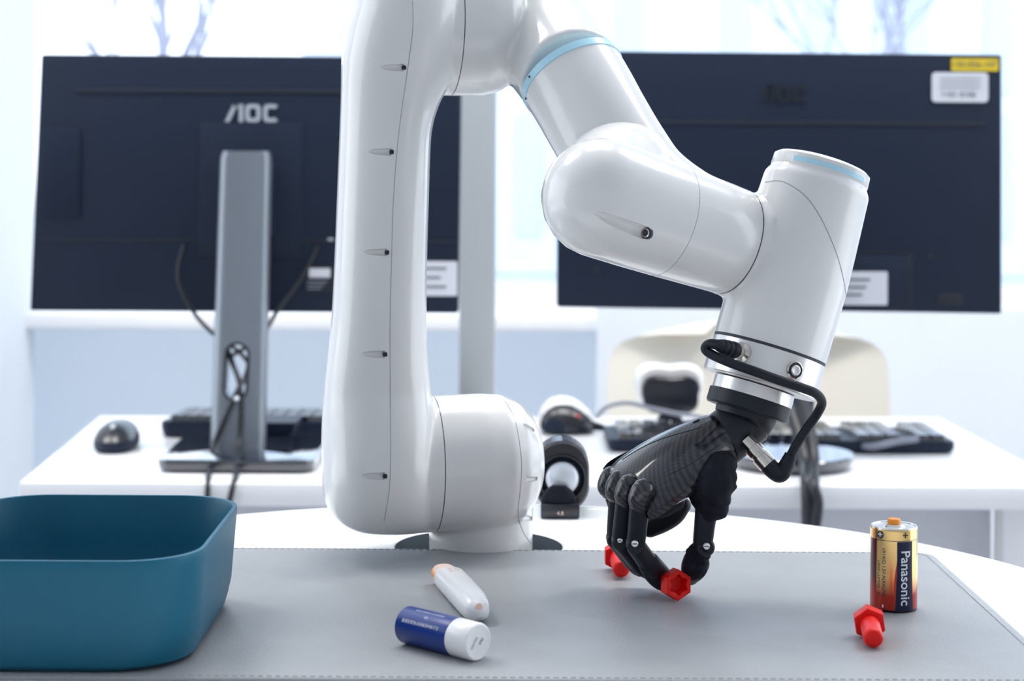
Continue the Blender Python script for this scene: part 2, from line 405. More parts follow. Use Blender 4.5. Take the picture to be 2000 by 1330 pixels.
# left
dl = 2.36
ml = empty('monitor', T(458, 905, DZ), 'left computer monitor seen from behind, dark navy back with pale three-letter logo', 'monitor')
lm = mk('panel', hexa([(80, 106), (902, 112), (895, 612), (58, 607)], dl), M_navy, ml)
def bar(px0, px1, py0, py1, d, m, par, name, th=0.004, off=0.0):
    return mk(name, panel_from(px0, px1, py0, py1, d - th + 0.0005 + off, th, 0.0012), m, par)
bar(150, 880, 174, 184, dl, M_navy2, lm, 'vent_slot', 0.002)
bar(390, 590, 240, 500, dl, M_navy, lm, 'mount_plate', 0.003)
bar(80, 893, 466, 474, dl, M_navy2, lm, 'groove', 0.002)
bar(76, 155, 252, 425, dl, M_navy, lm, 'side_cover', 0.003)
c = P(490, 221, dl - 0.001); mk('logo', onback(aoc(mm(35, dl)), c), M_logo, lm, label='pale grey three-letter brand logo')
sticker(596, 652, 517, 572, dl - 0.001, M_navy2, lm, 'rating_label', 'dark rating label with white print')
sticker(604, 645, 524, 542, dl - 0.002, M_paper, lm, 'label_print', None, 0.0004)
for k in range(3): sticker(600, 640 - 6 * k, 548 + 7 * k, 551 + 7 * k, dl - 0.002, M_gcable, lm, 'label_print', None, 0.0003)
st = sticker(822, 893, 510, 578, dl - 0.001, M_paper, lm, 'sticker', 'white paper sticker')
for k in range(3): sticker(828, 872 - 12 * (k % 2), 522 + 18 * k, 526 + 18 * k, dl - 0.0016, M_print, lm, 'label_print', None, 0.0003)
sticker(640, 652, 465, 470, dl - 0.0026, M_logo, lm, 'port_mark', None, 0.0003)
# stand column with oval cable opening
dc = 2.315
ct = P(481, 295, dc); cb = P(465, 905, dc); cb.z = DZ + 0.012
rg = []
for t in (0, 0.012, 0.03, 0.2, 0.5, 0.8, 1.0):
    p = lerp(ct, cb, t); wdt = mm(lerp(V((50, 0, 0)), V((54, 0, 0)), t).x, dc) * (0.9 if t == 0 else (0.97 if t == 0.012 else 1)); dep = 0.017
    ring = []
    for i in range(24):
        a = 2 * PI * i / 24; ca, sa = math.cos(a), math.sin(a)
        ring.append(p + V((wdt * math.copysign(abs(ca) ** 0.45, ca), dep * math.copysign(abs(sa) ** 0.75, sa) - (0.004 if t < 0.02 else 0) * 0, 0)))
    rg.append(ring)
col = loft(rg)
c0, c1 = P(467, 690, dc), P(463, 756, dc); rr_ = mm(22, dc); g = []
for i in range(25): a = PI * i / 24; g.append(c0 + V((rr_ * math.cos(a), 0, rr_ * math.sin(a))))
for i in range(25): a = PI + PI * i / 24; g.append(c1 + V((rr_ * math.cos(a), 0, rr_ * math.sin(a))))
col = cut(col, loft([[p + V((0, -0.05, 0)) for p in g], [p + V((0, 0.05, 0)) for p in g]]))
sc_ = mk('stand_column', col, M_grey, ml, label='grey metal stand column with an oval cable opening')
gr = [p + V((0, -0.0165, 0)) for p in g]; mk('grommet', sweep(gr + [gr[0]], 0.0018, k=1, n=8), M_rubber, sc_)
mk('bracket', box((ct.x, dl - 0.012, ct.z - 0.06), (0.06, 0.03, 0.09), 0.004), M_navy, ml)
a, b = T(302, 925, DZ), T(614, 925, DZ); bw = (b.x - a.x) / 2
g = [(DZ + 0.001, 0.94), (DZ + 0.004, 0.98), (DZ + 0.011, 1.0), (DZ + 0.0145, 0.995), (DZ + 0.0155, 0.98)]
mk('stand_base', loft([rr_ring(bw * k, 0.095 * k, 0.018, z, c=((a.x + b.x) / 2, a.y + 0.095)) for z, k in g]), M_base, ml)
# right
dr_ = 2.33
mr = empty('monitor', T(1567, 905, DZ), 'right computer monitor seen from behind, with yellow and white stickers in its top corner', 'monitor')
rm = mk('panel', hexa([(1090, 99), (1957, 107), (1957, 613), (1088, 600)], dr_), M_navy, mr)
bar(1260, 1925, 236, 246, dr_, M_navy2, rm, 'vent_slot', 0.0018)
for k in range(60): pass
c = P(1528, 183, dr_ - 0.001); mk('logo', onback(aoc(mm(32, dr_)), c), M_logod, rm, label='dark embossed three-letter brand logo')
bar(1430, 1775, 496, 604, dr_, M_navy, rm, 'port_cover', 0.003)
bar(1775, 1781, 496, 604, dr_, M_navy2, rm, 'groove', 0.002)
bar(1440, 1775, 490, 495, dr_, M_navy2, rm, 'groove', 0.002)
sticker(1858, 1950, 114, 139, dr_ - 0.001, M_yellow, rm, 'sticker', 'yellow sticker')
mk('label_print', onback(text_bm('130-056-107', mm(17, dr_), 0.0001), P(1903, 126, dr_ - 0.0018)), M_print, rm)
sticker(1820, 1930, 141, 200, dr_ - 0.001, M_paper, rm, 'sticker', 'white rounded sticker with faint print', 0.005)
mk('label_print', onback(text_bm('1101 0106', mm(16, dr_), 0.0001), P(1872, 185, dr_ - 0.0018)), M_print, rm)
for k in range(3): sticker(1835, 1915, 152 + 9 * k, 153.5 + 9 * k, dr_ - 0.0016, M_gcable, rm, 'label_print', None, 0.0002)
sticker(1640, 1733, 530, 596, dr_ - 0.0045, M_paper, rm, 'sticker', 'white paper sticker beside the wrist joint')
for k in range(3): sticker(1650, 1700 - 8 * k, 544 + 15 * k, 548 + 15 * k, dr_ - 0.0052, M_print, rm, 'label_print', None, 0.0003)
for x, y in ((1818, 500), (1165, 525)): mk('screw', cyl(P(x, y, dr_ + 0.001), P(x, y, dr_ - 0.001), 0.004), M_navy2, rm)
bar(1830, 1880, 573, 595, dr_, M_navy2, rm, 'vent_slot', 0.0015)
p0 = P(1572, 480, 2.30); p1 = P(1567, 893, 2.30); p1.z = DZ + 0.012
mk('stand_column', sweep([p1, lerp(p1, p0, .5), p0], [0.016, 0.018, 0.024], k=4, n=24, ex=2.6, asp=0.8), M_navy, mr)
mk('bracket', box((p0.x, 2.315, p0.z), (0.09, 0.03, 0.09), 0.004), M_navy, mr)
e = T(1565, 932, DZ); R_ = mm(126, e.y); cc = V((e.x, e.y + R_ * 1.0, DZ))
mk('stand_base', revolve(cc, (0, 0, 1), [(0.001, R_ * .90), (0.006, R_ * .96), (0.012, R_), (0.0155, R_ * .995), (0.017, R_ * .975)], 64), M_base, mr)
# cables
def cable(name, pts, r, label, m=M_cable, k=8, n=10):
    return mk(name, sweep(pts, r, k=k, n=n), m, label=label, cat='cable')
cf = dc - 0.024
cable('cable', [P(360, 478, 2.35), P(348, 540, 2.345), P(372, 600, 2.345), P(412, 648, 2.35), P(470, 690, 2.345), P(500, 735, 2.345)], 0.0026, 'thin black cable hanging from the left monitor, left of its stand column')
cable('cable', [P(620, 480, 2.35), P(590, 540, 2.345), P(540, 610, 2.345), P(508, 660, 2.35), P(447, 700, 2.345), P(430, 740, 2.345)], 0.0026, 'thin black cable curving down behind the stand column from its right side')
cable('cable', [P(446, 686, dc + 0.01), P(455, 712, dc - 0.01), P(467, 745, cf), P(471, 790, cf), P(467, 870, cf - 0.01), P(462, 922, 2.19), P(456, 945, 2.15), P(450, 970, 2.145), P(440, 1010, 2.145)], 0.0032, 'black cable from the stand opening, running down its centre and over the desk edge')
cable('cable', [P(487, 700, dc + 0.01), P(482, 730, dc - 0.01), P(463, 765, cf - 0.006), P(438, 820, cf - 0.006), P(414, 880, cf - 0.012), P(408, 922, 2.19), P(406, 945, 2.15), P(405, 970, 2.145), P(403, 1010, 2.145)], 0.0032, 'black cable crossing left out of the stand opening down to the tub')
mk('cable_tie', revolve(P(462, 779, cf - 0.012), (0, -1, 0), [(-0.004, 0.002), (0, 0.0032), (0.002, 0.001)], 16), M_cone, label='tiny shiny cable clip where the two cables cross', cat='clip')
cable('cable', [P(1545, 800, 2.24), P(1562, 850, 2.21), P(1575, 905, 2.18), P(1578, 948, 2.135), P(1580, 1015, 2.135), P(1578, 1060, 2.135)], 0.0085, 'thick dark cable hanging over the desk edge, left of the pair')
cable('cable', [P(1568, 780, 2.23), P(1585, 850, 2.20), P(1591, 905, 2.17), P(1590, 948, 2.12), P(1598, 985, 2.12), P(1588, 1060, 2.12)], 0.006, 'thinner dark cable hanging over the desk edge, right of the pair')

# ================================================================ THINGS ON THE DESK
def keyboard(px0, px1, pyf, dep, label, grp=None, h=0.020, tilt=0.008, rows=6, end_r=0.012):
    a, b = T(px0, pyf, DZ), T(px1, pyf, DZ); W = b.x - a.x; org = V(((a.x + b.x) / 2, a.y, DZ))
    k = empty('keyboard', org, label, 'keyboard')
    hw = W / 2
    g = []
    for z0, s in ((0.0015, 0.985), (0.005, 1.0), (0.013, 1.0), (0.0145, 0.99)):
        ring = rr_ring(hw * s, dep / 2 * s, end_r, z0, c=(0, dep / 2))
        for p in ring: p.z += tilt * (1 - p.y / dep) if z0 > 0.002 else 0
        g.append([p + org for p in ring])
    mk('case', loft(g), M_navy, k)
    mk('foot', [box((org.x - hw * .8, org.y + dep * .1, DZ + 0.002), (0.03, 0.01, 0.004)), box((org.x + hw * .8, org.y + dep * .9, DZ + 0.004), (0.03, 0.01, 0.008))], M_rubber, k)
    pit = (W - 0.016) / 22.5; kz = 0.010
    kb = loft([rr_ring(pit * .47, 0.0088, 0.0015, 0), rr_ring(pit * .47, 0.0088, 0.0015, 0.003), rr_ring(pit * .43, 0.0080, 0.002, kz)]) ; me = bpy.data.meshes.new('key'); 
    for f in kb.faces: f.smooth = False
    kb.to_mesh(me); me.materials.append(M_keytop)
    for r in range(rows):
        y = 0.012 + r * (dep - 0.024) / (rows - 1)
        for i in range(22):
            if i in (15, 19) : continue
            x = -hw + 0.008 + pit * (i + 0.75)
            o = mk('key', None, None, k, mesh=me); o.location = (x, y, 0.0125 + tilt * (1 - y / dep)); o.rotation_euler.x = -math.atan(tilt / dep)
    return k
keyboard(312, 955, 856, 0.14, 'black keyboard behind the left monitor stand')
keyboard(1188, 1862, 884, 0.14, 'black keyboard running behind the right monitor round base', tilt=0.002)
def blob(levels, n=28, ex=2.4):
    """levels (z, cx, cy, hx, hy)"""
    rg = []
    for z, cx, cy, hx, hy in levels:
        ring = []
        for i in range(n):
            a = 2 * PI * i / n; ca, sa = math.cos(a), math.sin(a); e = 2 / ex
            ring.append(V((cx + hx * math.copysign(abs(ca) ** e, ca), cy + hy * math.copysign(abs(sa) ** e, sa), z)))
        rg.append(ring)
    return loft(rg)
def place(bm, o, rz=0, s=1.0):
    m = Matrix.Translation(V(o)) @ Matrix.Rotation(rz, 4, 'Z') @ Matrix.Scale(s, 4)
    bm.transform(m); return bm
# left mouse, seen end on
o = T(212, 888, DZ) + V((0, 0.05, 0))
ms = empty('computer_mouse', o, 'small black wireless mouse alone at the left end of the desk', 'mouse')
mk('body', place(blob([(0.001, 0, 0, .022, .046), (0.004, 0, 0, .026, .050), (0.013, 0, 0, .0265, .051), (0.0145, 0, 0, .0262, .0505)]), o), M_navy, ms)
mk('top_shell', place(blob([(0.0148, 0, 0, .0262, .0505), (0.020, 0, 0.001, .0245, .047), (0.026, 0, .003, .021, .040), (0.031, 0, .005, .015, .030), (0.034, 0, .006, .0095, .018), (0.0352, 0, .006, .003, .006)]), o), M_gloss, ms)
mk('scroll_wheel', place(join(revolve((-.003, -.024, .0275), (1, 0, 0), [(0, .004), (0.001, .006), (.005, .006), (.006, .004)], 20)), o), M_cone, ms)
# mouse in side view right of robot joint
o = T(1110, 852, DZ) + V((0, 0.03, 0))
ms = empty('computer_mouse', o, 'black mouse with pale top and small red mark, just right of the robot shoulder', 'mouse')
lv = [(0.002, 0, 0, .034, .026), (0.006, 0, 0, .038, .030), (0.014, -.001, 0, .037, .030), (0.024, -.003, 0, .032, .026), (0.032, -.005, 0, .024, .020), (0.038, -.006, 0, .015, .013), (0.041, -.006, 0, .004, .004)]
mk('body', place(blob(lv), o), M_gloss, ms)
mk('top_shell', place(blob([(z * 1.13 + .002, cx2 - .001, cy2 + .010, a_ * 1.04, b_) for z, cx2, cy2, a_, b_ in lv]), o), M_white, ms, label='pale upper shell')  # window glare on the black top, built as a white shell
mk('side_grip', place(blob([(0.006, -.018, -.0268, .016, .004), (0.014, -.019, -.0265, .014, .005), (0.022, -.019, -.0235, .009, .005)]), o), M_navy, ms)
mk('red_mark', place(box((.013, -.0225, .026), (.006, .005, .002), .0008), o), M_red, ms)
mk('cable_sleeve', sweep([o + V((.030, 0, .010)), o + V((.046, -.005, .008)), o + V((.056, -.008, .004))], [.007, .005, .003], k=4, n=12), M_rubber, ms)
# rounded black gadget behind keyboard
o = T(1308, 868, DZ) + V((0, 0.16, 0)); o = V((P(1308, 830, 2.62).x, 2.62, DZ))
gd = empty('desk_gadget', o, 'small two-lobed gadget, black front and white top, behind the right keyboard', 'gadget')
g = []
for y, s in ((-.022, .86), (-.018, .96), (-.008, 1), (.012, 1), (.02, .92)):
    ring = []
    for i in range(48):
        a = 2 * PI * i / 48; ca, sa = math.cos(a), math.sin(a)
        x = .041 * math.copysign(abs(ca) ** .55, ca); z = .029 * math.copysign(abs(sa) ** .55, sa)
        if sa > 0: z *= 1 - 0.10 * math.exp(-(x / .012) ** 2)
        ring.append(V((x * s * (1.0 + 0.06 * (sa > 0)), y, .050 + z * s)))
    g.append(ring)
mk('shell', place(loft([[V((p_.x * 1.10, p_.y + .012, (p_.z - .05) * 1.12 + .053)) for p_ in r_] for r_ in g]), o), M_white, gd, label='white glossy upper shell')  # bright window reflection on the black gadget, put into a white shell
mk('front_face', place(loft([[V((p_.x * .94, p_.y * .5 - .014, (p_.z - .05) * .92 + .0455)) for p_ in r_] for r_ in g]), o), M_gloss, gd, label='glossy black front')
mk('foot', place(blob([(0.001, 0, 0, .022, .016), (0.006, 0, 0, .020, .014), (0.022, 0, 0, .010, .008)]), o), M_navy, gd)
cable('cable', [P(1165, 815, 2.52), P(1185, 795, 2.53), P(1225, 787, 2.55), P(1270, 797, 2.57), P(1320, 808, 2.575), P(1368, 815, 2.57), P(1400, 838, 2.56)], 0.0030, 'thin grey cable arching over from the side-view mouse to the rounded gadget', M_gcable)
cable('cable', [T(1600, 868, DZ) + V((0, 0, .004)), T(1650, 872, DZ) + V((0, 0, .004)), P(1700, 872, 2.37), P(1750, 863, 2.375), P(1792, 858, 2.385)], 0.0042, 'grey cable lying along the front of the right keyboard', M_gcable)
# small wedge item on the left monitor foot
o = T(545, 872, DZ) + V((0, 0.02, 0))
mk('charger', place(loft([rr_ring(.018, .03, .006, .0), rr_ring(.025, .036, .006, .010), rr_ring(.026, .036, .006, .018)]), V((o.x, 2.42, DZ + 0.017))), M_navy, label='small black wedge-shaped charger right of the left stand column', cat='charger')
# chair behind right desk
cx = P(1465, 700, 2.95).x
ch = empty('shell_chair', (cx, 3.0, 0), 'cream moulded shell chair tucked behind the right half of the desk', 'chair')
hwc = mm(275, 2.92); ztop = P(1465, 640, 2.92).z
def shellpt(u, v, off):        # u -1..1 across, v 0..1 from seat front to top
    if v < 0.5:
        t = v / 0.5; y = 2.62 + 0.36 * t; z = 0.44 - 0.02 * math.sin(PI * t) + 0.10 * abs(u) ** 3 * t; hw = hwc * (0.80 + 0.1 * t)
    else:
        t = (v - 0.5) / 0.5; y = 2.98 + 0.07 * t + 0.02; z = 0.44 + (ztop - 0.44) * math.sin(t * PI / 2) ** 0.9; hw = hwc * (0.92 + 0.10 * math.sin(t * PI))
        s = max(0.0, (t - 0.62) / 0.38); hw *= (1 - s ** 2.6) ** 0.45 if s < 1 else 0.02
        hw = max(hw, hwc * 0.30)
        z -= 0.025 * (abs(u) ** 3) * max(0, t - .3); y -= 0.07 * abs(u) ** 2
    return V((cx + u * hw, y + off, z - off * 0.5))
bm = newbm(); G = []
for side in (0, 1):
    g = [[bm.verts.new(shellpt(-1 + 2 * i / 24, j / 30, 0.006 * side)) for i in range(25)] for j in range(31)]; G.append(g)
    for j in range(30):
        for i in range(24): bm.faces.new((g[j][i], g[j][i + 1], g[j + 1][i + 1], g[j + 1][i]))
def rim(g): return [g[0][i] for i in range(25)] + [g[j][24] for j in range(1, 31)] + [g[30][i] for i in range(23, -1, -1)] + [g[j][0] for j in range(29, 0, -1)]
r0, r1 = rim(G[0]), rim(G[1])
for i in range(len(r0)): bm.faces.new((r0[i], r0[(i + 1) % len(r0)], r1[(i + 1) % len(r0)], r1[i]))
bmesh.ops.recalc_face_normals(bm, faces=bm.faces); mk('shell', bm, M_cream, ch)
for sx in (-1, 1):
    for sy in (-1, 1): mk('leg', sweep([V((cx + sx * .12, 2.83 + sy * .10, .43)), V((cx + sx * .2, 2.83 + sy * .19, 0.0))], [.014, .010], k=1, n=14), M_wood, ch)

# ================================================================ ROUND TABLE
tcx, tcy, TR = -0.012, 1.012, 0.373
hc = T(935, 1064, TZ); HR = 0.055
tb = empty('round_table', (tcx, tcy, 0), 'glossy white round table in front carrying the robot arm and the grey mat', 'table')
n = 128; bm = newbm()
def circ(c, r, z, n=128): return [bm.verts.new((c[0] + r * math.cos(2 * PI * i / n), c[1] + r * math.sin(2 * PI * i / n), z)) for i in range(n)]
prof = [circ((hc.x, hc.y), HR, TZ - .022), circ((hc.x, hc.y), HR, TZ - .001), circ((hc.x, hc.y), HR + .001, TZ), circ((tcx, tcy), TR - .006, TZ), circ((tcx, tcy), TR - .005, TZ + .0008), circ((tcx, tcy), TR, TZ + .0004), circ((tcx, tcy), TR, TZ - .022), circ((hc.x, hc.y), HR, TZ - .022)]
for a, b in zip(prof, prof[1:]):
    for i in range(n): bm.faces.new((a[i], a[(i + 1) % n], b[(i + 1) % n], b[i]))
bmesh.ops.remove_doubles(bm, verts=bm.verts, dist=1e-6); bmesh.ops.recalc_face_normals(bm, faces=bm.faces)
top = mk('tabletop', bm, M_table, tb)
mk('edge_band', loft([[V((tcx + r * math.cos(2 * PI * i / n), tcy + r * math.sin(2 * PI * i / n), z)) for i in range(n)] for r, z in ((TR + .0003, TZ - .021), (TR + .0012, TZ - .020), (TR + .0012, TZ - .002), (TR + .0003, TZ - .001), (TR - 0.0003, TZ - .001), (TR - .0003, TZ - .021), (TR + .0003, TZ - .021))], cap0=False, cap1=False), M_rim, tb)
mk('hole_liner', loft([[V((hc.x + r * math.cos(2 * PI * i / 64), hc.y + r * math.sin(2 * PI * i / 64), z)) for i in range(64)] for r, z in ((HR - .0003, TZ - .001), (HR - .0003, TZ - .045), (HR + .004, TZ - .045), (HR + .004, TZ - .0225), )], cap0=False, cap1=False), M_holewall, tb)
mk('mounting_plate', revolve((hc.x, hc.y, TZ - .06), (0, 0, 1), [(0, .10), (.014, .10), (.0145, .098)], 48), M_dark, tb)
mk('pedestal', [revolve((tcx, tcy, 0), (0, 0, 1), [(0, .25), (.012, .25), (.02, .05), (.03, .04), (TZ - .06, .04)], 48)], M_desk, tb)
# desk mat
mfl, mfr = T(-330, 1085, TZ), T(1800, 1085, TZ)
mat_c = [V((-0.292, .9185, 0)), V((T(2085, 1327, TZ).x, .9195, 0)), V((mfr.x + .006, mfr.y, 0)), V((-0.275, mfr.y + .003, 0))]
def rounded_poly(c, r, n=6):
    out = []
    for i in range(len(c)):
        p, a, b = c[i], c[i - 1], c[(i + 1) % len(c)]; d0 = (a - p).normalized(); d1 = (b - p).normalized()
        for k in range(n + 1):
            t = k / n; q = (p + d0 * r) * (1 - t) ** 2 + p * 2 * t * (1 - t) + (p + d1 * r) * t * t; out.append(q)
    return out
g = rounded_poly(mat_c, .012)
def offz(g, s, z):
    c = sum(g, V()) / len(g); return [V((c.x + (p.x - c.x) * s, c.y + (p.y - c.y) * s, z)) for p in g]
dm = mk('desk_mat', loft([offz(g, 1, TZ + .0003), offz(g, 1.0, TZ + .0016), offz(g, .997, TZ + .002)]), M_mat, label='thin grey leather desk mat with stitched edge on the round table', cat='desk mat')
MZ = TZ + .002
# stitches round the mat: one joined part
st = []; gi = offz(g, .982, MZ + .0001); gi = gi + [gi[0]]
for a, b in zip(gi, gi[1:]):
    L = (b - a).length; m_ = max(1, int(L / .0042))
    for k in range(m_):
        p = lerp(a, b, (k + .15) / m_); q = lerp(a, b, (k + .75) / m_)
        if (q - p).length > 1e-5: st.append(sweep([p, q], .00028, k=1, n=4))
so = mk('stitching', st, M_thread, dm, kind='stuff')

# ================================================================ TUB
x0, x1, yn, yf = -0.300, -0.1530, 0.919, 1.097
cx_, cy_ = (x0 + x1) / 2, (yn + yf) / 2; hx, hy = (x1 - x0) / 2, (yf - yn) / 2; TH_ = .0560
out_ = [(0.0004, .82, .87), (.0008, .88, .92), (.003, .92, .945), (.008, .94, .955), (.016, .962, .972), (.030, .975, .984), (.050, .995, .998), (.0540, 1.0, 1.0), (TH_, .996, .997)]
in_ = [(TH_, .970, .975), (.0540, .962, .968), (.030, .935, .948), (.012, .91, .925), (.006, .87, .89), (.0035, .80, .82)]
rg = [rr_ring(hx * a, hy * b, .036, MZ + z, n=10, c=(cx_, cy_)) for z, a, b in out_ + in_]
mk('plastic_tub', loft(rg), M_tub, label='teal plastic rounded square tub, empty, at the left edge of the mat', cat='tub')

# ================================================================ BOLTS
def hexpts(p, t, u, r, n=6, star=0.0, m=36):
    v = t.cross(u); out = []
    for i in range(m):
        a = 2 * PI * i / m; k = math.cos(PI / n) / math.cos(((a) % (2 * PI / n)) - PI / n)
        out.append(p + (u * math.cos(a) + v * math.sin(a)) * r * (k + star * math.cos(n * a)))
    return out
def bolt(head, tip, label, R=.0085, rs=.0052, hh=.0075, spin=0.0, hollow=True):
    """head = outer centre of the head face, tip = centre of the shank end"""
    t = (tip - head).normalized(); u = V((0, 0, 1)); u = (u - t * u.dot(t)).normalized(); u = Matrix.Rotation(spin, 3, t) @ u
    root = empty('toy_bolt', head, label, 'bolt')
    L = (tip - head).length
    h = loft([hexpts(head + t * .0005, t, u, R * .97), hexpts(head + t * .001, t, u, R), hexpts(head + t * hh, t, u, R), hexpts(head + t * (hh + .0004), t, u, R * .96)])
    if hollow:
        h = loft([hexpts(head + t * .006, t, u, R * .58, star=.0), hexpts(head + t * .0002, t, u, R * .66, star=.07), hexpts(head, t, u, R * .70, star=.06), hexpts(head, t, u, R * .97),
                  hexpts(head + t * .0008, t, u, R), hexpts(head + t * hh, t, u, R), hexpts(head + t * (hh + .0004), t, u, R * .96)])
    mk('head', h, M_red, root)
    prof = [(hh, rs)]; k = hh + .001
    while k < L - .004:
        prof += [(k, rs * .965), (k + .0009, rs)]; k += .0018
    prof += [(L - .003, rs * 1.0), (L - .0012, rs * .93), (L - .0003, rs * .75), (L, rs * .4)]
    mk('shank', revolve(head, t, prof, 28), M_red, root)
    return root
# bolt beside the battery
tip = T(1707, 1270, MZ) + V((0, .001, .0053)); hd = tip + V((.0030, .030, .0030))
bolt(hd, tip, 'red toy bolt lying in front of the battery', R=.0088, spin=0.15, hollow=False)
# bolt in the fingers: hex head to the camera
hd = P(1326, 1143, 1.080); hd.z = max(hd.z, MZ + .0085)
bolt(hd, hd + V((-.012, .030, -.002)), 'red toy bolt gripped between the robot fingertips, hollow hex head facing forward', R=.0089, spin=0.03)
# bolt behind the fingers, round end to the camera
tip = P(1214, 1106, 1.135); tip.z = MZ + .0056
bolt(tip + V((-.0012, .031, .0035)), tip, 'red toy bolt lying behind the robot fingers, round end forward', R=.0088, hollow=False)

# ================================================================ BATTERY
bc = T(1745, 1187, MZ); BR = .0132; BH = .0465
bt = empty('battery', bc, 'gold and red alkaline cell battery standing upright on the mat, navy brand panel', 'battery')
bm = newbm(); nA, nH = 220, 120; g = []
prof_r = lambda h: BR * (1 - .05 * max(0, 1 - h / .0012) ** 2 - .06 * max(0, 1 - (BH - h) / .0010) ** 2)
ang0 = -PI / 2                                   # facing the camera
for j in range(nH + 1):
    h = BH * j / nH; r = prof_r(h)
    g.append([bm.verts.new(bc + V((r * math.cos(2 * PI * i / nA), r * math.sin(2 * PI * i / nA), h))) for i in range(nA)])
for j in range(nH):
    for i in range(nA): bm.faces.new((g[j][i], g[j][(i + 1) % nA], g[j + 1][(i + 1) % nA], g[j + 1][i]))
bm.faces.new(list(reversed(g[0])))
colr = bm.loops.layers.float_color.new('print')
def bcol(a, h):
    t = h / BH
    x = ((a - ang0 + PI) % (2 * PI) - PI)            # 0 = facing camera, + to the right
    gold = (0.78, 0.52, 0.20); red = (0.42, 0.03, 0.015); navy = (0.008, 0.012, 0.045)
    if t > .855: return (*gold, 1.0) if abs(t - .86) > .006 else (*navy, 0)
    ctr = .30; hw_ = .36 + .14 * max(0, .45 - t) ** 1.0
    if x < -1.0 and x > -1.5 and t > .05: base = (0.10, 0.03, 0.04)
    else: base = gold
    k = min(1, max(0, (.42 - t) / .22)); base = tuple(b * (1 - k) + r_ * k for b, r_ in zip(base, red))
    if t < .03: base = (0.03, 0.01, 0.02)
    return (*base, 0.85)
for f in bm.faces:
    for lp in f.loops:
        q = f.calc_center_median() - bc if len(f.verts) == 4 else V((0, 0, 0)); lp[colr] = bcol(math.atan2(q.y, q.x), q.z)
M_batt = print_mat('battery_foil')
mk('can', bm, M_batt, bt)
def can_patch(fl, fr, h0, h1, off, m=40, k=24):
    bm = newbm(); g = []
    for j in range(m + 1):
        h = h0 + (h1 - h0) * j / m; a0_, a1_ = fl(h / BH), fr(h / BH)
        g.append([bm.verts.new(bc + V(((BR + off) * math.cos(ang0 + a0_ + (a1_ - a0_) * i / k), (BR + off) * math.sin(ang0 + a0_ + (a1_ - a0_) * i / k), h))) for i in range(k + 1)])
    for j in range(m):
        for i in range(k): bm.faces.new((g[j][i], g[j][i + 1], g[j + 1][i + 1], g[j + 1][i]))
    return bm
M_navyp = mat('navy_print', (0.006, 0.010, 0.045), 0.4, spec=0.3)
M_redp = mat('red_foil_print', (0.55, 0.05, 0.02), 0.25, metal=0.6)
hwf = lambda t: .36 + .16 * max(0, .5 - t)
mk('brand_panel', can_patch(lambda t: .30 - hwf(t), lambda t: .30 + hwf(t), .0012, BH * .855, .00005), M_navyp, bt, label='navy printed panel')
mk('red_streak', can_patch(lambda t: .30 - hwf(t) - .10 * math.sin(PI * min(1, max(0, (t - .10) / .52))), lambda t: .30 - hwf(t) + .01, BH * .10, BH * .62, .00003), M_redp, bt)
mk('top_rim', revolve(bc + V((0, 0, BH - .0004)), (0, 0, 1), [(0, BR * .99), (.0007, BR * .965), (.0006, BR * .9), (-.0004, BR * .86), (-.0004, BR * .5), (.0010, BR * .42), (.0014, BR * .40)], 48), M_alu, bt)
mk('terminal_cap', revolve(bc + V((0, 0, BH + .0006)), (0, 0, 1), [(0, .0037), (.0026, .0037), (.0032, .0034), (.0034, .0028)], 32), M_orange, bt, label='orange protective cap on the terminal')
def slices(bm, ax, step=.0005):
    lo = min(v.co[ax] for v in bm.verts); hi = max(v.co[ax] for v in bm.verts); n_ = V((0, 0, 0)); n_[ax] = 1; x = lo + step
    while x < hi:
        c_ = V((0, 0, 0)); c_[ax] = x; bmesh.ops.bisect_plane(bm, geom=bm.verts[:] + bm.edges[:] + bm.faces[:], plane_co=c_, plane_no=n_); x += step
    return bm
def wrap(bm, c, r, acen, zc, rot=True):
    """text lying in xy -> cylinder; rot: reads downwards"""
    slices(bm, 1 if rot else 0)
    for v in bm.verts:
        x, y, e_ = v.co
        if rot: x, y = y, -x
        a = acen + x / r; v.co = V((c.x + (r + e_ + .00012) * math.cos(a), c.y + (r + e_ + .00012) * math.sin(a), zc + y))
    bmesh.ops.recalc_face_normals(bm, faces=bm.faces); return bm
mk('lettering', wrap(text_bm('Panasonic', .0078, .00003, .00010), bc, BR, ang0 + .30, bc.z + BH * .42), M_wtext, bt, label='white brand lettering reading downwards')
mk('plus_mark', wrap(text_bm('+', .006, .00003, .00008), bc, BR, ang0 + .30, bc.z + BH * .925, False), M_seam, bt)
mk('lettering', [wrap(text_bm('LR14(C) 1.5V ALKALINE', .0026, .00003), bc, BR, ang0 - .62, bc.z + BH * .48), wrap(text_bm('LONG LASTING 1.5V', .0022, .00003), bc, BR, ang0 - .88, bc.z + BH * .40)], M_seam, bt)
mk('plus_mark', [wrap(loft([[V((.0021 * math.cos(a * PI / 12), .0021 * math.sin(a * PI / 12), z)) for a in range(24)] for z in (0, .00005)]), bc, BR, ang0 - .80, bc.z + BH * .925, False)], M_seam, bt)
mk('plus_mark', [wrap(text_bm('+', .0055, .00006, .00008), bc, BR + .0001, ang0 - .80, bc.z + BH * .925, False)], M_wtext, bt)
mk('minus_mark', [wrap(text_bm('-', .006, .00006, .00008), bc, BR, ang0 - .62, bc.z + BH * .075)], M_wtext, bt)

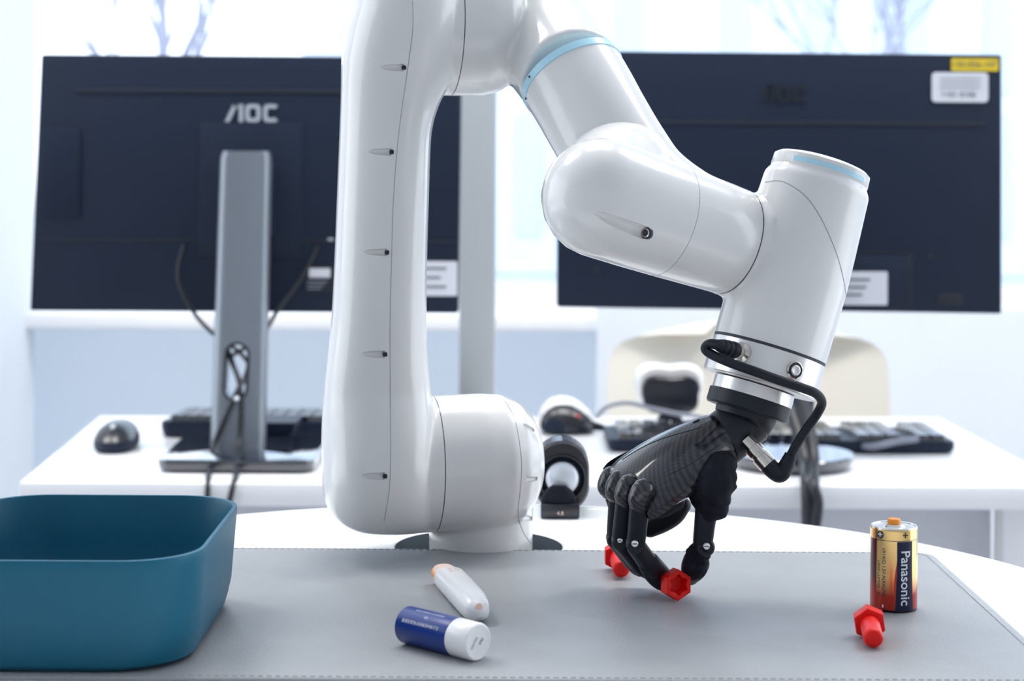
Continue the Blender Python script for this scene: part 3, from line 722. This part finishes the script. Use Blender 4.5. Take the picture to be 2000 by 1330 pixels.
# ================================================================ LIP BALM and white stick
r_ = .0096
A = T(793, 1261, MZ) + V((0, .006, r_)); B = T(934, 1298, MZ) + V((0.0, .006, r_)); ax = (B - A).normalized(); L = (B - A).length
lb = empty('lip_balm', (A + B) / 2 - V((0, 0, r_)), 'blue lip balm tube with white cap lying on its side, front left of centre', 'lip balm')
split = L * .71
mk('tube', revolve(A, ax, [(0, r_ * .86), (.0004, r_ * .95), (.0012, r_), (split, r_)], 48), M_bluetube, lb)
mk('cap', revolve(A, ax, [(split, r_ * .97), (split + .0006, r_ * 1.01), (L - .0012, r_ * 1.0), (L - .0003, r_ * .95), (L, r_ * .88), (L - .0002, r_ * .80), (L - .0002, r_ * .3)], 48), M_white, lb, label='white cap')
def wrap_ax(bm, a0, ax, r, ang, s0, flip=True):
    ax = ax.normalized(); u = V((0, 0, 1)); u = (u - ax * u.dot(ax)).normalized(); v = ax.cross(u)
    slices(bm, 1)
    for q in bm.verts:
        x, y, e_ = q.co
        if flip: x, y = -x, -y
        a = ang - y / r
        # ang measured from up towards the camera side
        d = u * math.cos(a) + (v if v.y < 0 else -v) * math.sin(a)
        q.co = a0 + ax * (s0 + x) + d * (r + e_ + .00006)
    bmesh.ops.recalc_face_normals(bm, faces=bm.faces); return bm
mk('lettering', [wrap_ax(text_bm('凡士林®经典修护保湿润唇膏', .0021, .00002), A, ax, r_, math.radians(60), split * .50),
                 wrap_ax(text_bm('Lip', .0024, .00002), A, ax, r_, math.radians(38), split * .55),
                 wrap_ax(text_bm('VASELINE LIP THERAPY CARE', .0016, .00002), A, ax, r_, math.radians(14), split * .54)], M_wtext, lb, label='white upside-down lettering')
tu = V((0, 0, 1)); tu = (tu - ax * tu.dot(ax)).normalized(); tv = ax.cross(tu)
mk('cap_print', [frame_map(text_bm('SPF', .0028, .00002), B + ax * .0001 + tv * -.002, (-tu * .8 + tv * .6), (tv * .8 + tu * .6), ax), frame_map(text_bm('EXP2024', .0018, .00002), B + ax * .0001 + tv * .003, (-tu * .8 + tv * .6), (tv * .8 + tu * .6), ax)], M_gcable, lb)
# white stick
A = T(866, 1140, MZ); B = T(937, 1222, MZ); B = lerp(A, B, .99); d = (B - A); L = d.length; d.normalize(); sd = V((-d.y, d.x, 0)) * -1
ws = empty('plastic_stick', (A + B) / 2, 'slim white rounded stick with a peach and orange tip, lying behind the blue tube', 'stick')
def flat_stick(sts, m, name, lab=None):
    rg = []
    for s, hw2, z0, z1 in sts:
        ring = []
        for i in range(32):
            a = 2 * PI * i / 32; ca, sa = math.cos(a), math.sin(a)
            ring.append(A + d * (s * L) + sd * (hw2 * math.copysign(abs(ca) ** .75, ca)) + V((0, 0, (z0 + z1) / 2 + (z1 - z0) / 2 * math.copysign(abs(sa) ** .8, sa))))
        rg.append(ring)
    return mk(name, loft(rg), m, ws, label=lab)
flat_stick([(.125, .0074, .001, .0125), (.135, .0082, .0004, .0132), (.22, .0088, .0002, .0145), (.5, .0087, .0002, .0152), (.8, .0084, .0002, .0150), (.9, .0076, .0003, .0138), (.955, .0065, .0010, .0120), (.985, .0048, .0025, .0100), (1.0, .002, .0045, .0075)], M_white, 'body')
flat_stick([(-.02, .0058, .003, .0100), (-.012, .0066, .0016, .0116), (.03, .0070, .0012, .0121), (.13, .0072, .0012, .0121)], M_peach, 'tip', 'peach coloured tip')
flat_stick([(-.024, .0050, .0040, .0094), (-.012, .0072, .0030, .0105), (.06, .0074, .0034, .0104), (.125, .0074, .0040, .0098)], M_orange, 'tip_edge', 'orange edge of the tip')
e_ = A + d * (L * .975) + V((0, 0, .009)); nn = (d + V((0, 0, .45))).normalized()
mk('end_button', revolve(e_ - nn * .0010, nn, [(0, .0022), (.0022, .0022), (.0026, .0018)], 24), M_peach, ws)
mk('print', [frame_map(text_bm('UV · 2ml', .0028, .00002), A + d * (L * .3) + V((0, 0, .0149)) + sd * .002, d, -sd, V((0, 0, 1))), frame_map(text_bm('|||||||', .0030, .00002), A + d * (L * .3) + V((0, 0, .0149)) - sd * .002, d, -sd, V((0, 0, 1)))], M_peach, ws)

# ================================================================ SPEAKER on the round table
o = T(1100, 1008, TZ) + V((0, .02, 0)); ds = o.y
spk = empty('desk_speaker', o, 'small black round-coned speaker behind the robot base', 'speaker')
sc = P(1098, 930, ds - .012); hw2 = mm(53, ds); hz = mm(70, ds)
g = []
for y, s in ((-.012, .93), (-.010, 1.0), (.016, 1.0), (.022, .9)):
    ring = rr_ring(hw2 * s, hz * s, .024, 0, n=8); g.append([V((sc.x + p.x, ds + y, o.z + hz + .0005 + p.y)) for p in ring])
mk('cabinet', loft(g), M_gloss, spk)
cn = V((sc.x, ds - .0118, P(1098, 928, ds).z)); R0 = mm(47, ds)
mk('surround', revolve(cn, (0, -1, 0), [(0, R0), (.002, R0 * .98), (.003, R0 * .92), (.001, R0 * .82), (.003, R0 * .74), (.0005, R0 * .66)], 48), M_rubber, spk)
mk('cone', revolve(cn, (0, -1, 0), [(.0008, R0 * .72), (.0035, R0 * .66), (.0055, R0 * .5), (.0065, R0 * .3), (.0068, R0 * .1)], 48), M_cone, spk, label='silver domed cone')
o2 = T(1094, 1012, TZ) + V((0, .003, 0)); 
bx_ = empty('dongle_box', o2, 'small black box with a rounded top in front of the speaker', 'box')
mk('body', box((o2.x, o2.y, o2.z + .0055), (mm(76, o2.y), .013, .010), .001), M_gloss, bx_)
mk('domed_top', place(blob([(.0107, 0, 0, .0125, .005), (.014, 0, 0, .0122, .0052), (.019, 0, 0, .0095, .0045), (.0225, 0, 0, .005, .003)]), (o2.x - .001, o2.y, o2.z)), M_fabric, bx_)
mk('print', onback(text_bm('4.8', .004, .00003), (o2.x + .0, o2.y - .0067, o2.z + .004)), M_peach, bx_)

# ================================================================ ROBOT ARM
YAW = math.radians(13); aX = V((math.cos(YAW), math.sin(YAW), 0)); aN = V((math.sin(YAW), -math.cos(YAW), 0))
ra = empty('jointed_robot', (hc.x, hc.y, TZ), 'glossy white jointed robot arm with pale blue rings, mounted through the table hole', 'robot arm')
def seam_ring(center, axis, r, w, m=M_seam, name='joint_seam', par=None, lab=None):
    return mk(name, revolve(center - axis * w / 2, axis, [(0, r), (w, r)], 64), m, par or ra, label=lab)
# base and shoulder housing
dB = hc.y
sc0 = P(846, 905, dB - .020)
sh = revolve(sc0, aX, [(-.008, .0436), (.004, .0436), (.030, .0442), (.045, .0430), (.056, .0385), (.064, .031), (.0690, .021), (.0715, .010), (.072, .002)], 64)
bcx = P(939, 1060, dB).x
vc = sweep([V((bcx, dB, TZ - .05)), V((bcx, dB, TZ + .02)), V((bcx, dB + .002, sc0.z - .01))], [.0340, .0342, .0366], k=4, n=64)
base = bisect(blend([sh, vc], .0013, 14), sc0, aX)
zc = sc0.z
cutr = []
tr = bvh(base)
for (x0_, y0_, x1_, y1_) in ((1044, 840, 1024, 832), (1050, 935, 1029, 936), (1040, 1013, 1024, 1011)):
    p0, _ = hit(x0_, y0_, tr); p1, _ = hit(x1_, y1_, tr); cutr.append(sweep([p1 + V((0, -.0006, 0)), p0 + V((0, -.0003, 0))], [.0024, .0012], k=1, n=16))
for c_ in cutr: base = cut(base, c_)
shd = mk('shoulder_housing', base, M_robot, ra, auto=50)
mk('cover_seam', surf_line([(986, 783), (1004, 815), (1014, 860), (1019, 910), (1016, 960), (1012, 1000), (1020, 1035), (1037, 1062)], tr, .00022), M_seam2, shd)
mk('base_flange', revolve((bcx, dB, TZ - .0445), (0, 0, 1), [(0, .046), (.008, .046), (.009, .036)], 48), M_dark, ra)
seam_ring(sc0 - aX * .0003, aX, .0432, .0008)
# upper arm link
dU = dB - .038
lev = [(-100, 745, 850), (-92, 715, 880), (-70, 700, 895), (-20, 690, 905), (0, 688, 905), (50, 676, 900), (110, 668, 892), (160, 667, 880), (200, 666, 858), (250, 664, 843), (300, 662, 839), (400, 658, 836), (500, 654, 833), (620, 648, 832), (700, 640, 834), (760, 634, 840), (810, 630, 846), (860, 628, 850), (905, 628, 850), (950, 630, 850), (985, 638, 848), (1010, 655, 846), (1026, 678, 842), (1036, 705, 835), (1041, 740, 820)]
lev = catmull(lev, 3); rg = []
sB = dU / F
for py, xl_, xr_ in lev:
    cpx = (xl_ + xr_) / 2; W = (xr_ - xl_) / 2 * sB; hd_ = .0345
    if py > 905: hd_ = .0445 * math.sqrt(max(.004, 1 - ((py - 905) / 137.0) ** 2))
    elif py > 760: hd_ = .0345 + .0100 * (math.sin((py - 760) / 145 * PI / 2))
    elif py < 45: hd_ = .0460 * math.sqrt(max(.01, 1 - ((45 - py) / 148.0) ** 2))
    elif py < 230: hd_ = .0460 - .0115 * math.sin((py - 45) / 185 * PI / 2) ** 1.5
    hd_ = max(hd_, .004); hw_ = math.sqrt(max(1e-6, W * W - (hd_ * math.sin(YAW)) ** 2)) / math.cos(YAW)
    c_ = P(cpx, py, dU); ring = []
    for i in range(64):
        a = 2 * PI * i / 64; ca, sa = math.cos(a), math.sin(a); e = 2 / 2.35
        ring.append(c_ + aX * (hw_ * math.copysign(abs(ca) ** e, ca)) + aN * (hd_ * math.copysign(abs(sa) ** e, sa)))
    rg.append(ring)
body = loft(rg)
e0 = P(880, 45, dU + .018)
j2 = revolve(sc0 - aX * .0006, -aX, [(-.008, .0436), (.003, .0436), (.014, .0440), (.030, .042)], 64)
j3 = revolve(e0 - aX * .0003, -aX, [(-.008, .0470), (.003, .0470), (.016, .0472), (.035, .044)], 64)
link = blend([body, j2, j3], .0013, 14)
link = cut(link, revolve(sc0 - aX * .0006, aX, [(0, .075), (.03, .075)], 48)); link = cut(link, revolve(e0 - aX * .0003, aX, [(0, .075), (.05, .075)], 48)); tr = bvh(link)
scr = []; cuts = []
for (x, y) in ((788, 132), (764, 297), (755, 493), (751, 692), (751, 930)):
    p1, n1 = hit(x, y, tr); p0, n0 = hit(x - 44, y - 1, tr)
    cuts.append(sweep([p0 + n0 * .0006, lerp(p0, p1, .3) + n1 * .0007, lerp(p0, p1, .65) + n1 * .0006, p1 + n1 * .0004], [.0008, .0018, .0022, .0024], k=3, n=20)); scr.append((p1, n1, (p0 - p1).normalized()))
for c_ in cuts: link = cut(link, c_)
ua = mk('upper_arm', link, M_robot, ra, auto=50)
for p1, n1, tt in scr:
    mk('screw', [revolve(p1 - n1 * .0004 - tt * .0012, (tt + n1 * .5).normalized(), [(0, .0014), (.0018, .0014), (.0020, .0011), (.0016, .0007)], 20)], M_black, ua)
mk('cover_seam', surf_line([(806, 2), (806, 60), (797, 130), (784, 220), (775, 300), (768, 400), (765, 500), (762, 640), (763, 800), (763, 900), (760, 960), (750, 1018)], tr, .00022), M_seam2, ua)
# elbow and forearm
seam_ring(e0, aX, .0466, .0008)
el = revolve(e0 + aX * .0003, aX, [(-.008, .0470), (.002, .0470), (.020, .0468), (.032, .0440), (.040, .037), (.044, .027), (.046, .010)], 64)
fp = [(960, 45, 125, dU + .036), (1012, 42, 120, dU + .040), (1068, 82, 110, dU + .022), (1118, 153, 104, 1.185)]
up_ = sweep([P(x, y, d_) for x, y, r, d_ in fp], [mm(r, d_) for x, y, r, d_ in fp], k=6, n=64)
elbow = bisect(blend([el, up_], .0013, 22), e0 + aX * .0003, aX); tr = bvh(elbow)
eb = mk('elbow_housing', elbow, M_robot, ra, auto=50)
ringc = P(1118, 153, 1.185)
fa = [(1118, 153, 104, 1.185), (1142, 193, 103.5, 1.176), (1170, 243, 103, 1.166), (1208, 306, 103, 1.156), (1262, 366, 96, 1.147), (1340, 412, 86, 1.143), (1420, 436, 76, 1.14), (1455, 447, 70, 1.14)]
fpts = [P(x, y, d_) for x, y, r, d_ in fa]; fdir = (fpts[1] - fpts[0]).normalized()
fore = sweep(fpts, [mm(r, d_) for x, y, r, d_ in fa], k=10, n=64, ends='flat'); tf = bvh(fore)
fm = mk('forearm', fore, M_robot, ra)
mk('blue_ring', revolve(ringc - fdir * .0030, fdir, [(0, mm(104, 1.185) + .0001), (.0003, mm(104, 1.185) + .0006), (.0052, mm(104, 1.185) + .0006), (.0055, mm(104, 1.185) + .0001)], 96), M_blue, ra, label='pale blue light ring round the forearm')
tb_ = bvh(join(elbow.copy() if False else sweep([ringc - fdir * .003, ringc + fdir * .003], mm(104, 1.185) + .0007, k=1, n=64)))
for x, y in ((1034, 150), (1028, 193)):
    p, n_ = hit(x, y, tb_); mk('screw', revolve(p - n_ * .0008, n_, [(0, .0008), (.0010, .0008), (.0012, .0004)], 12), M_seam, ra)
# wrist pod (fifth joint)
pA = P(1172, 386, 1.083); pB = P(1429, 472, 1.120); pd = (pB - pA).normalized(); PL = (pB - pA).length
pr_ = []
for s in (88, 75, 60, 45, 30, 15): pr_.append((-.0335 * math.sin(math.radians(s)), .0343 * math.cos(math.radians(s))))
pr_ += [(0, .0343), (PL * .25, .0341), (PL * .5, .0335), (PL * .75, .0327), (PL - .0008, .0320), (PL - .0003, .0317)]
pod = revolve(pA, pd, pr_, 96)
# socket in the forearm where the pod turns
jc = P(1202, 370, 1.115); jd = (jc - EYE).normalized()
mk('wrist_collar', sweep([jc + V((0.006, .045, .012)), jc + V((.003, .02, .006)), jc + V((.001, .004, .001)), jc + V((0, -.016, -.002))], [.0340, .0340, .0335, .0290], k=3, n=64), M_robot, ra)
trp = bvh(pod)
p1, n1 = hit(1263, 456, trp); p0, n0 = hit(1158, 412, trp)
pod = cut(pod, sweep([p0 + n0 * .0022, lerp(p0, p1, .35) + n1 * .0024, lerp(p0, p1, .7) + n1 * .0022, p1 + n1 * .0014], [.0018, .0036, .0044, .0046], k=4, n=24, asp=.9))
pdm = mk('wrist_pod', pod, M_robot, ra, auto=45)
tt = (p0 - p1).normalized()
mk('screw', revolve(p1 - n1 * .0016 - tt * .0012, (tt + n1 * .7).normalized(), [(0, .0026), (.0022, .0026), (.0026, .0020), (.0014, .0015), (.0014, .0001)], 24), M_steel, pdm)
mk('screw_recess', revolve(p1 - n1 * .0016 - tt * .0016, (tt + n1 * .7).normalized(), [(0, .0034), (.0020, .0034), (.0021, .003)], 24), M_seam, pdm)
hp = pA + pd * (PL * .50)
mk('cover_seam', [sweep([hp + (V((0, 0, 1)) - pd * pd.z).normalized() * 0 + Matrix.Rotation(2 * PI * i / 72, 3, pd) @ ((V((0, 0, 1)) - pd * pd.z).normalized() * .03345) for i in range(73)], .00020, k=1, n=6)], M_seam2, pdm)
mk('cover_seam', surf_line([(1138, 268), (1160, 255), (1188, 250), (1215, 253), (1240, 262), (1270, 278), (1290, 290)], tf, .0003), M_seam2, fm)
seam_ring(pB, pd, .0317, .0008)
# last housing: tee of stub and cylinder
hA = P(1606, 322, 1.128); hB = P(1503, 682, 1.112); hdv = (hB - hA); HL = hdv.length; hdv.normalize()
q = lambda px: px * 1.12 / F
cy6 = revolve(hA, hdv, [(.0004, q(84)), (.0012, q(93)), (.0030, q(96)), (.0088, q(96)), (.0100, q(100)), (.0125, q(105)), (.020, q(106)), (.045, q(110)), (HL * .6, q(113)), (HL * .85, q(112)), (HL + .008, q(111))], 96)
mid = hA + hdv * (HL * .47)
stub = sweep([pB - pd * .008, pB + pd * .012, lerp(pB, mid, .75)], [.0319, .0321, .0318], k=4, n=64)
tee = bisect(blend([cy6, stub], .0012, 10), pB + pd * .0004, pd); tee = bisect(tee, hB - hdv * .0006, -hdv)
# keep the two machined ends crisp
tr6 = bvh(tee)
th6 = mk('end_housing', tee, M_robot, ra, auto=50)
mk('top_cap', revolve(hA - hdv * .0016, hdv, [(0, q(80)), (.0008, q(90)), (.0024, q(96.5)), (.0088, q(97.5)), (.0096, q(96))], 96), M_robot, th6)
# pale blue strip round the front of the cap
uu = (V((0, -1, 0)) - hdv * -hdv.y).normalized(); vv = hdv.cross(uu); g = []
for s in range(25):
    a = math.radians(-44 + 94 * s / 24)
    dd = uu * math.cos(a) + (vv if vv.x > 0 else -vv) * math.sin(a)
    c_ = hA + hdv * .0034
    g.append([c_ + dd * (q(96.0)), c_ + dd * (q(98.3)), c_ + hdv * .0028 + dd * (q(98.6)), c_ + hdv * .0028 + dd * (q(96.0))])
mk('blue_strip', loft(g), M_blue, th6, label='pale blue strip on the cap')
mk('cover_seam', surf_line([(1495, 356), (1520, 353), (1545, 362), (1575, 385), (1600, 420), (1622, 465), (1640, 515), (1650, 560), (1653, 588)], tr6, .00026), M_seam2, th6)
# tool flange
fz = hB
seam_ring(fz + hdv * .0002, hdv, q(110.5), .0016)
fl_ = mk('tool_flange', revolve(fz, hdv, [(.0010, q(110)), (.0012, q(111)), (.0150, q(111)), (.0152, q(112.5)), (.0212, q(112.5)), (.0218, q(110)), (.0222, q(84))], 96), M_alu, ra, label='brushed aluminium tool flange')
mk('spacer_disc', revolve(fz + hdv * .0222 + V((-.0025, 0, 0)), hdv, [(0, q(79)), (.0072, q(79))], 64), M_alu, ra, label='silver spacer disc')
mk('adapter_disc', revolve(fz + hdv * .0294 + V((-.0030, 0, 0)), hdv, [(0, q(80)), (.0004, q(81)), (.0078, q(81)), (.0090, q(78)), (.0092, q(60))], 64), M_black, ra, label='black adapter disc')
trf = bvh(revolve(fz, hdv, [(.001, q(111)), (.0218, q(111.5))], 96))
p, n_ = hit(1552, 723, trf)
bt_ = mk('button', revolve(p - n_ * .001, n_, [(0, q(17)), (.0016, q(17)), (.0020, q(15)), (.0008, q(13.5)), (.0006, q(10))], 32), M_steel, fl_)
mk('button_ring', revolve(p - n_ * .001, n_, [(0, q(14)), (.0016, q(14)), (.0017, q(11))], 32), M_seam, fl_)
mk('button_face', revolve(p - n_ * .001, n_, [(0, q(10)), (.0024, q(10)), (.0027, q(8)), (.0024, q(3))], 32), M_alu, fl_)
ps, ns = hit(1449, 688, trf); od = (P(1405, 678, 1.066) - ps).normalized()
mk('socket', [revolve(ps - od * .003, od, [(0, q(19)), (.004, q(19)), (.0045, q(15)), (.005, q(12)), (.0065, q(12)), (.0067, q(13.5)), (.0095, q(13.5))], 32)], M_steel, fl_)
# ------------------------------------------------ robot hand
rh = empty('robot_hand', P(1408, 856, 1.105), 'black carbon fibre robot hand with articulated fingers, fixed to the arm flange', 'robot hand')
dsk = fz + hdv * .0384 + V((-.003, 0, 0))
wA = P(1480, 800, 1.112); wB = P(1408, 857, 1.103); wd = (wB - wA).normalized(); WR = mm(52, 1.107)
tc0 = P(1462, 818, 1.110); nb = newbm()
def ringpts(c_, ax_, r, n=40):
    ax_ = ax_.normalized(); u = V((0, 1, 0)); u = (u - ax_ * u.dot(ax_)).normalized(); v = ax_.cross(u)
    return [c_ + (u * math.cos(2 * PI * i / n) + v * math.sin(2 * PI * i / n)) * r for i in range(n)]
for p_ in ringpts(dsk + hdv * .0002, hdv, q(60)) + ringpts(dsk + hdv * .0035, hdv, q(59)) + ringpts(tc0, wd, WR * .99): nb.verts.new(p_)
bmesh.ops.convex_hull(nb, input=nb.verts); neck = nb
mk('wrist_bracket', neck, M_black, rh, auto=50)
mk('wrist_tube', revolve(P(1462, 818, 1.110), wd, [(0, WR * .98), (.0004, WR), ((wB - P(1462, 818, 1.110)).length, WR * 1.02), ((wB - P(1462, 818, 1.110)).length + .0010, WR * .98)], 64), M_black, rh)
mk('joint_seam', revolve(P(1462, 818, 1.110) - wd * .0006, wd, [(0, WR * .985), (.0005, WR * 1.01), (.0008, WR * .985)], 64), M_gcable, rh)
# palm
W0 = wB.copy(); K0 = P(1222, 952, 1.088)
pa = (K0 - W0); PLn = pa.length; pa.normalize()
lx = V((-.022, .056, .015)); lx = (lx - pa * lx.dot(pa)).normalized()      # towards the little finger (away)
pn = pa.cross(lx); pn = pn if pn.z > 0 else -pn                            # back of the hand
ring_specs = [(-.01, 0, .0155, .0150, .0150, 0), (.05, 0, .0165, .0160, .0155, .0), (.2, .000, .021, .0150, .0165, .001), (.4, -.001, .026, .0140, .017, .002), (.6, -.001, .030, .0125, .0165, .002), (.8, 0, .0325, .0100, .014, .001), (.94, 0, .033, .0080, .011, 0), (1.02, 0, .031, .0050, .008, -.001)]
ring_specs = catmull(ring_specs, 5)
def palm_ring(s, oc, hw2, tup, tdn, lift, n=72, scale=1.0):
    ring = []
    for i in range(n):
        a = 2 * PI * i / n; ca, sa = math.cos(a), math.sin(a); e = 2 / 2.3
        u = hw2 * scale * math.copysign(abs(ca) ** e, ca); v = (tup if sa > 0 else tdn) * scale * math.copysign(abs(sa) ** e, sa)
        v -= .006 * (u / .033) ** 2 if sa > 0 else 0
        ring.append(W0 + pa * (s * PLn) + lx * (u + oc) + pn * (v + lift))
    return ring
pm = loft([palm_ring(*x) for x in ring_specs])
def weave(bm):
    lay = bm.verts.layers.float_vector.new('weave')
    for v in bm.verts:
        d_ = v.co - W0; u = d_.dot(lx); h = d_.dot(pn); v[lay] = V((d_.dot(pa) + .2, u - h * .9 + .2, 0))
    return bm
palm = mk('palm_shell', weave(pm), M_carbon, rh, label='glossy carbon fibre weave shell')
trpm = bvh(pm2 := loft([palm_ring(*x) for x in ring_specs]))
kn = {}
names = ('index', 'middle', 'ring', 'little')
for i, (px, py, dd) in enumerate(((1252, 962, 1.064), (1225, 953, 1.080), (1206, 944, 1.096), (1191, 936, 1.112))):
    k0 = P(px, py, dd); kn[i] = k0
    b0 = k0 - pa * .012 + pn * .0065; 
    hood = sweep([k0 - pa * .0065 - pn * .0060 + lx * .001, k0 - pa * .0045 - pn * .0012, k0 + pn * .0018 - pa * .002, k0 + pa * .0024 - pn * .003, k0 + pa * .0026 - pn * .0062], [.0026, .0046, .0058, .0062, .0057], k=5, n=24, ends='round')
    mk('knuckle_cover', weave(hood), M_carbon, rh)
# metal strip on the back of the hand near the wrist with small slot
p, n_ = hit(1360, 823, trpm); dm_ = (hit(1340, 832, trpm)[0] - p).normalized()
mk('strap_slot', sweep([p - dm_ * .0014, p + dm_ * .0014], .0008, k=1, n=12, ends='round'), M_dark, rh)
mk('shell_seam', surf_line([(1215, 898), (1250, 876), (1290, 858), (1330, 846), (1372, 834)], trpm, .0003), M_dark, rh)
mk('shell_seam', surf_line([(1405, 870), (1385, 882), (1350, 905), (1310, 925)], trpm, .0003), M_dark, rh)
# finger helper: alternating rigid links with pins
def link(p, q_, r0, r1, m=M_black, name='finger_link', ex=3.0, asp=1.0):
    d_ = (q_ - p).normalized(); return mk(name, sweep([p - d_ * r0 * .6, p, lerp(p, q_, .5), q_, q_ + d_ * r1 * .7], [r0 * .75, r0, (r0 + r1) / 2, r1, r1 * .72], k=3, n=20, ex=ex, asp=asp), m, rh)
def pin(px, py, d_, r=.0019):
    c_ = P(px, py, d_); o_ = mk('pin', revolve(c_, (0.05, -1, .1), [(-.004, r), (0, r), (.0003, r * .8)], 20), M_alu, rh)
    mk('slot', box(c_ + V((0, -.0004, 0)), (r * 1.5, .0004, r * .25)), M_seam, o_)
def joint(px, py, d_, r): mk('finger_joint', revolve(P(px, py, d_) + V((0, .0055, 0)), (0, -1, 0), [(0, r * .85), (.001, r), (.010, r), (.011, r * .85)], 28), M_black, rh)
# index (nearest)
link(P(1250, 978, 1.066), P(1242, 1060, 1.076), .0056, .0052); joint(1241, 1062, 1.077, .0053); pin(1240, 1062, 1.0685)
link(P(1242, 1066, 1.077), P(1275, 1112, 1.086), .0050, .0053)
mk('fingertip', sweep([P(1268, 1100, 1.084), P(1282, 1119, 1.091), P(1297, 1134, 1.095), P(1306, 1140, 1.097)], [.0062, .0068, .0062, .0044], k=4, n=24, ends='round', ex=2.4), M_rubber, rh)
# middle
link(P(1222, 968, 1.084), P(1212, 1052, 1.092), .0054, .0050); joint(1211, 1056, 1.093, .0049); pin(1211, 1056, 1.0850, .0014)
link(P(1212, 1060, 1.093), P(1252, 1106, 1.100), .0048, .0052)
mk('fingertip', sweep([P(1248, 1100, 1.100), P(1270, 1112, 1.101), P(1292, 1124, 1.102)], [.0058, .0062, .0044], k=4, n=24, ends='round', ex=2.4), M_rubber, rh)
# ring
link(P(1206, 955, 1.100), P(1201, 1048, 1.106), .0050, .0048); joint(1200, 1052, 1.107, .0048)
link(P(1202, 1056, 1.107), P(1236, 1098, 1.112), .0046, .0050)
mk('fingertip', sweep([P(1234, 1094, 1.112), P(1252, 1108, 1.113), P(1272, 1106, 1.113)], [.0054, .0056, .0042], k=4, n=24, ends='round', ex=2.4), M_rubber, rh)
# little finger curled under the palm
link(P(1190, 945, 1.116), P(1214, 1020, 1.122), .0050, .0048)
joint(1222, 1036, 1.122, .0054)
link(P(1230, 1040, 1.122), P(1288, 1020, 1.118), .0046, .0050)
mk('fingertip', sweep([P(1270, 1030, 1.118), P(1296, 1018, 1.116), P(1318, 1004, 1.113), P(1334, 987, 1.110)], [.0058, .0062, .0060, .0046], k=4, n=24, ends='round', ex=2.4), M_rubber, rh)
mk('finger_sleeve', sweep([P(1262, 985, 1.10), P(1290, 985, 1.102), P(1318, 978, 1.105)], [.0085, .0080, .0060], k=4, n=20, ends='round'), M_fabric, rh)
# thumb
def fabric(pts, rads, seed, amp=.0016, name='thumb_sleeve', fs=85):
    bm = sweep(pts, rads, k=10, n=56, ends='round')
    for v in bm.verts:
        nz = 1.3 * (.35 - abs(noise.noise(V((v.co.x * fs + v.co.z * fs, v.co.y * fs * .5, v.co.z * fs * 1.6)) + V((seed, 0, 0))))) + .5 * noise.noise(v.co * fs * 2.2 + V((0, seed, 0)))
        c_ = min((p for p in pts), key=lambda p_: (p_ - v.co).length); dd = (v.co - c_).normalized(); v.co += dd * nz * amp
    return mk(name, bm, M_fabric, rh)
fabric([P(1411, 905, 1.088), P(1402, 922, 1.080), P(1394, 955, 1.076), P(1390, 985, 1.077)], [.0075, .0108, .0116, .0090], 3, .0024)
fabric([P(1370, 925, 1.088), P(1372, 955, 1.083), P(1382, 980, 1.080)], [.0085, .0085, .0078], 9, .0016)
link(P(1380, 992, 1.078), P(1372, 1062, 1.082), .0062, .0055, asp=1.0)
joint(1376, 1066, 1.082, .0055); pin(1380, 1067, 1.0748)
fabric([P(1372, 1068, 1.082), P(1362, 1088, 1.085), P(1358, 1106, 1.086)], [.0056, .0068, .0070], 5, .0012, 'thumb_joint_sleeve', 260)
mk('fingertip', sweep([P(1360, 1098, 1.086), P(1354, 1112, 1.090), P(1347, 1126, 1.095)], [.0074, .0070, .0050], k=4, n=24, ends='round', ex=2.4), M_rubber, rh)
# connector on the wrist tube
c0_ = P(1462, 866, 1.092); c1_ = P(1500, 908, 1.088); cdv = (c1_ - c0_).normalized(); CL = (c1_ - c0_).length
mk('connector', revolve(c0_ - cdv * .003, cdv, [(0, q(15)), (.006, q(15)), (.0062, q(17.5)), (.0105, q(17.5)), (.0107, q(15.5)), (.0125, q(15.5)), (.0127, q(18)), (CL + .003, q(18)), (CL + .0033, q(15))], 40), M_steel, rh, label='knurled steel connector')
mk('elbow_plug', sweep([c1_ - cdv * .001, P(1512, 920, 1.088), P(1524, 925, 1.088), P(1534, 912, 1.088), P(1545, 888, 1.088)], [q(17), q(17), q(17), q(15), q(12)], k=6, n=28), M_rubber, rh)
cab = [P(1540, 898, 1.088), P(1556, 868, 1.088), P(1575, 838, 1.086), P(1596, 808, 1.082), P(1605, 786, 1.076), P(1594, 769, 1.070), P(1565, 757, 1.066), P(1520, 742, 1.063), P(1470, 724, 1.062), P(1425, 708, 1.066), P(1393, 694, 1.072), P(1378, 683, 1.075), P(1381, 674, 1.075), P(1390, 671, 1.073), P(1400, 673, 1.071)]
mk('hand_cable', sweep(cab, q(9), k=8, n=16), M_rubber, rh)
pe = ps + od * .0062; pl_ = []
for t, r in ((0, 13), (.05, 16), (.26, 16), (.30, 14.5), (.34, 15.5), (.5, 15), (.54, 13.5), (.58, 14.5), (.74, 13.5), (.78, 12), (.82, 12.5), (1, 10)): pl_.append((lerp(pe, cab[-1], t), q(r)))
mk('plug', sweep([a for a, _ in pl_] + [cab[-2]], [b for _, b in pl_] + [q(9)], k=2, n=24), M_rubber, rh, label='ribbed rubber cable plug')
bpy.context.view_layer.update()

for o in SC.objects:
    k = o.name.split('.')[0]
    if o.parent is None and k in GROUPS: o['group'] = GROUPS[k]
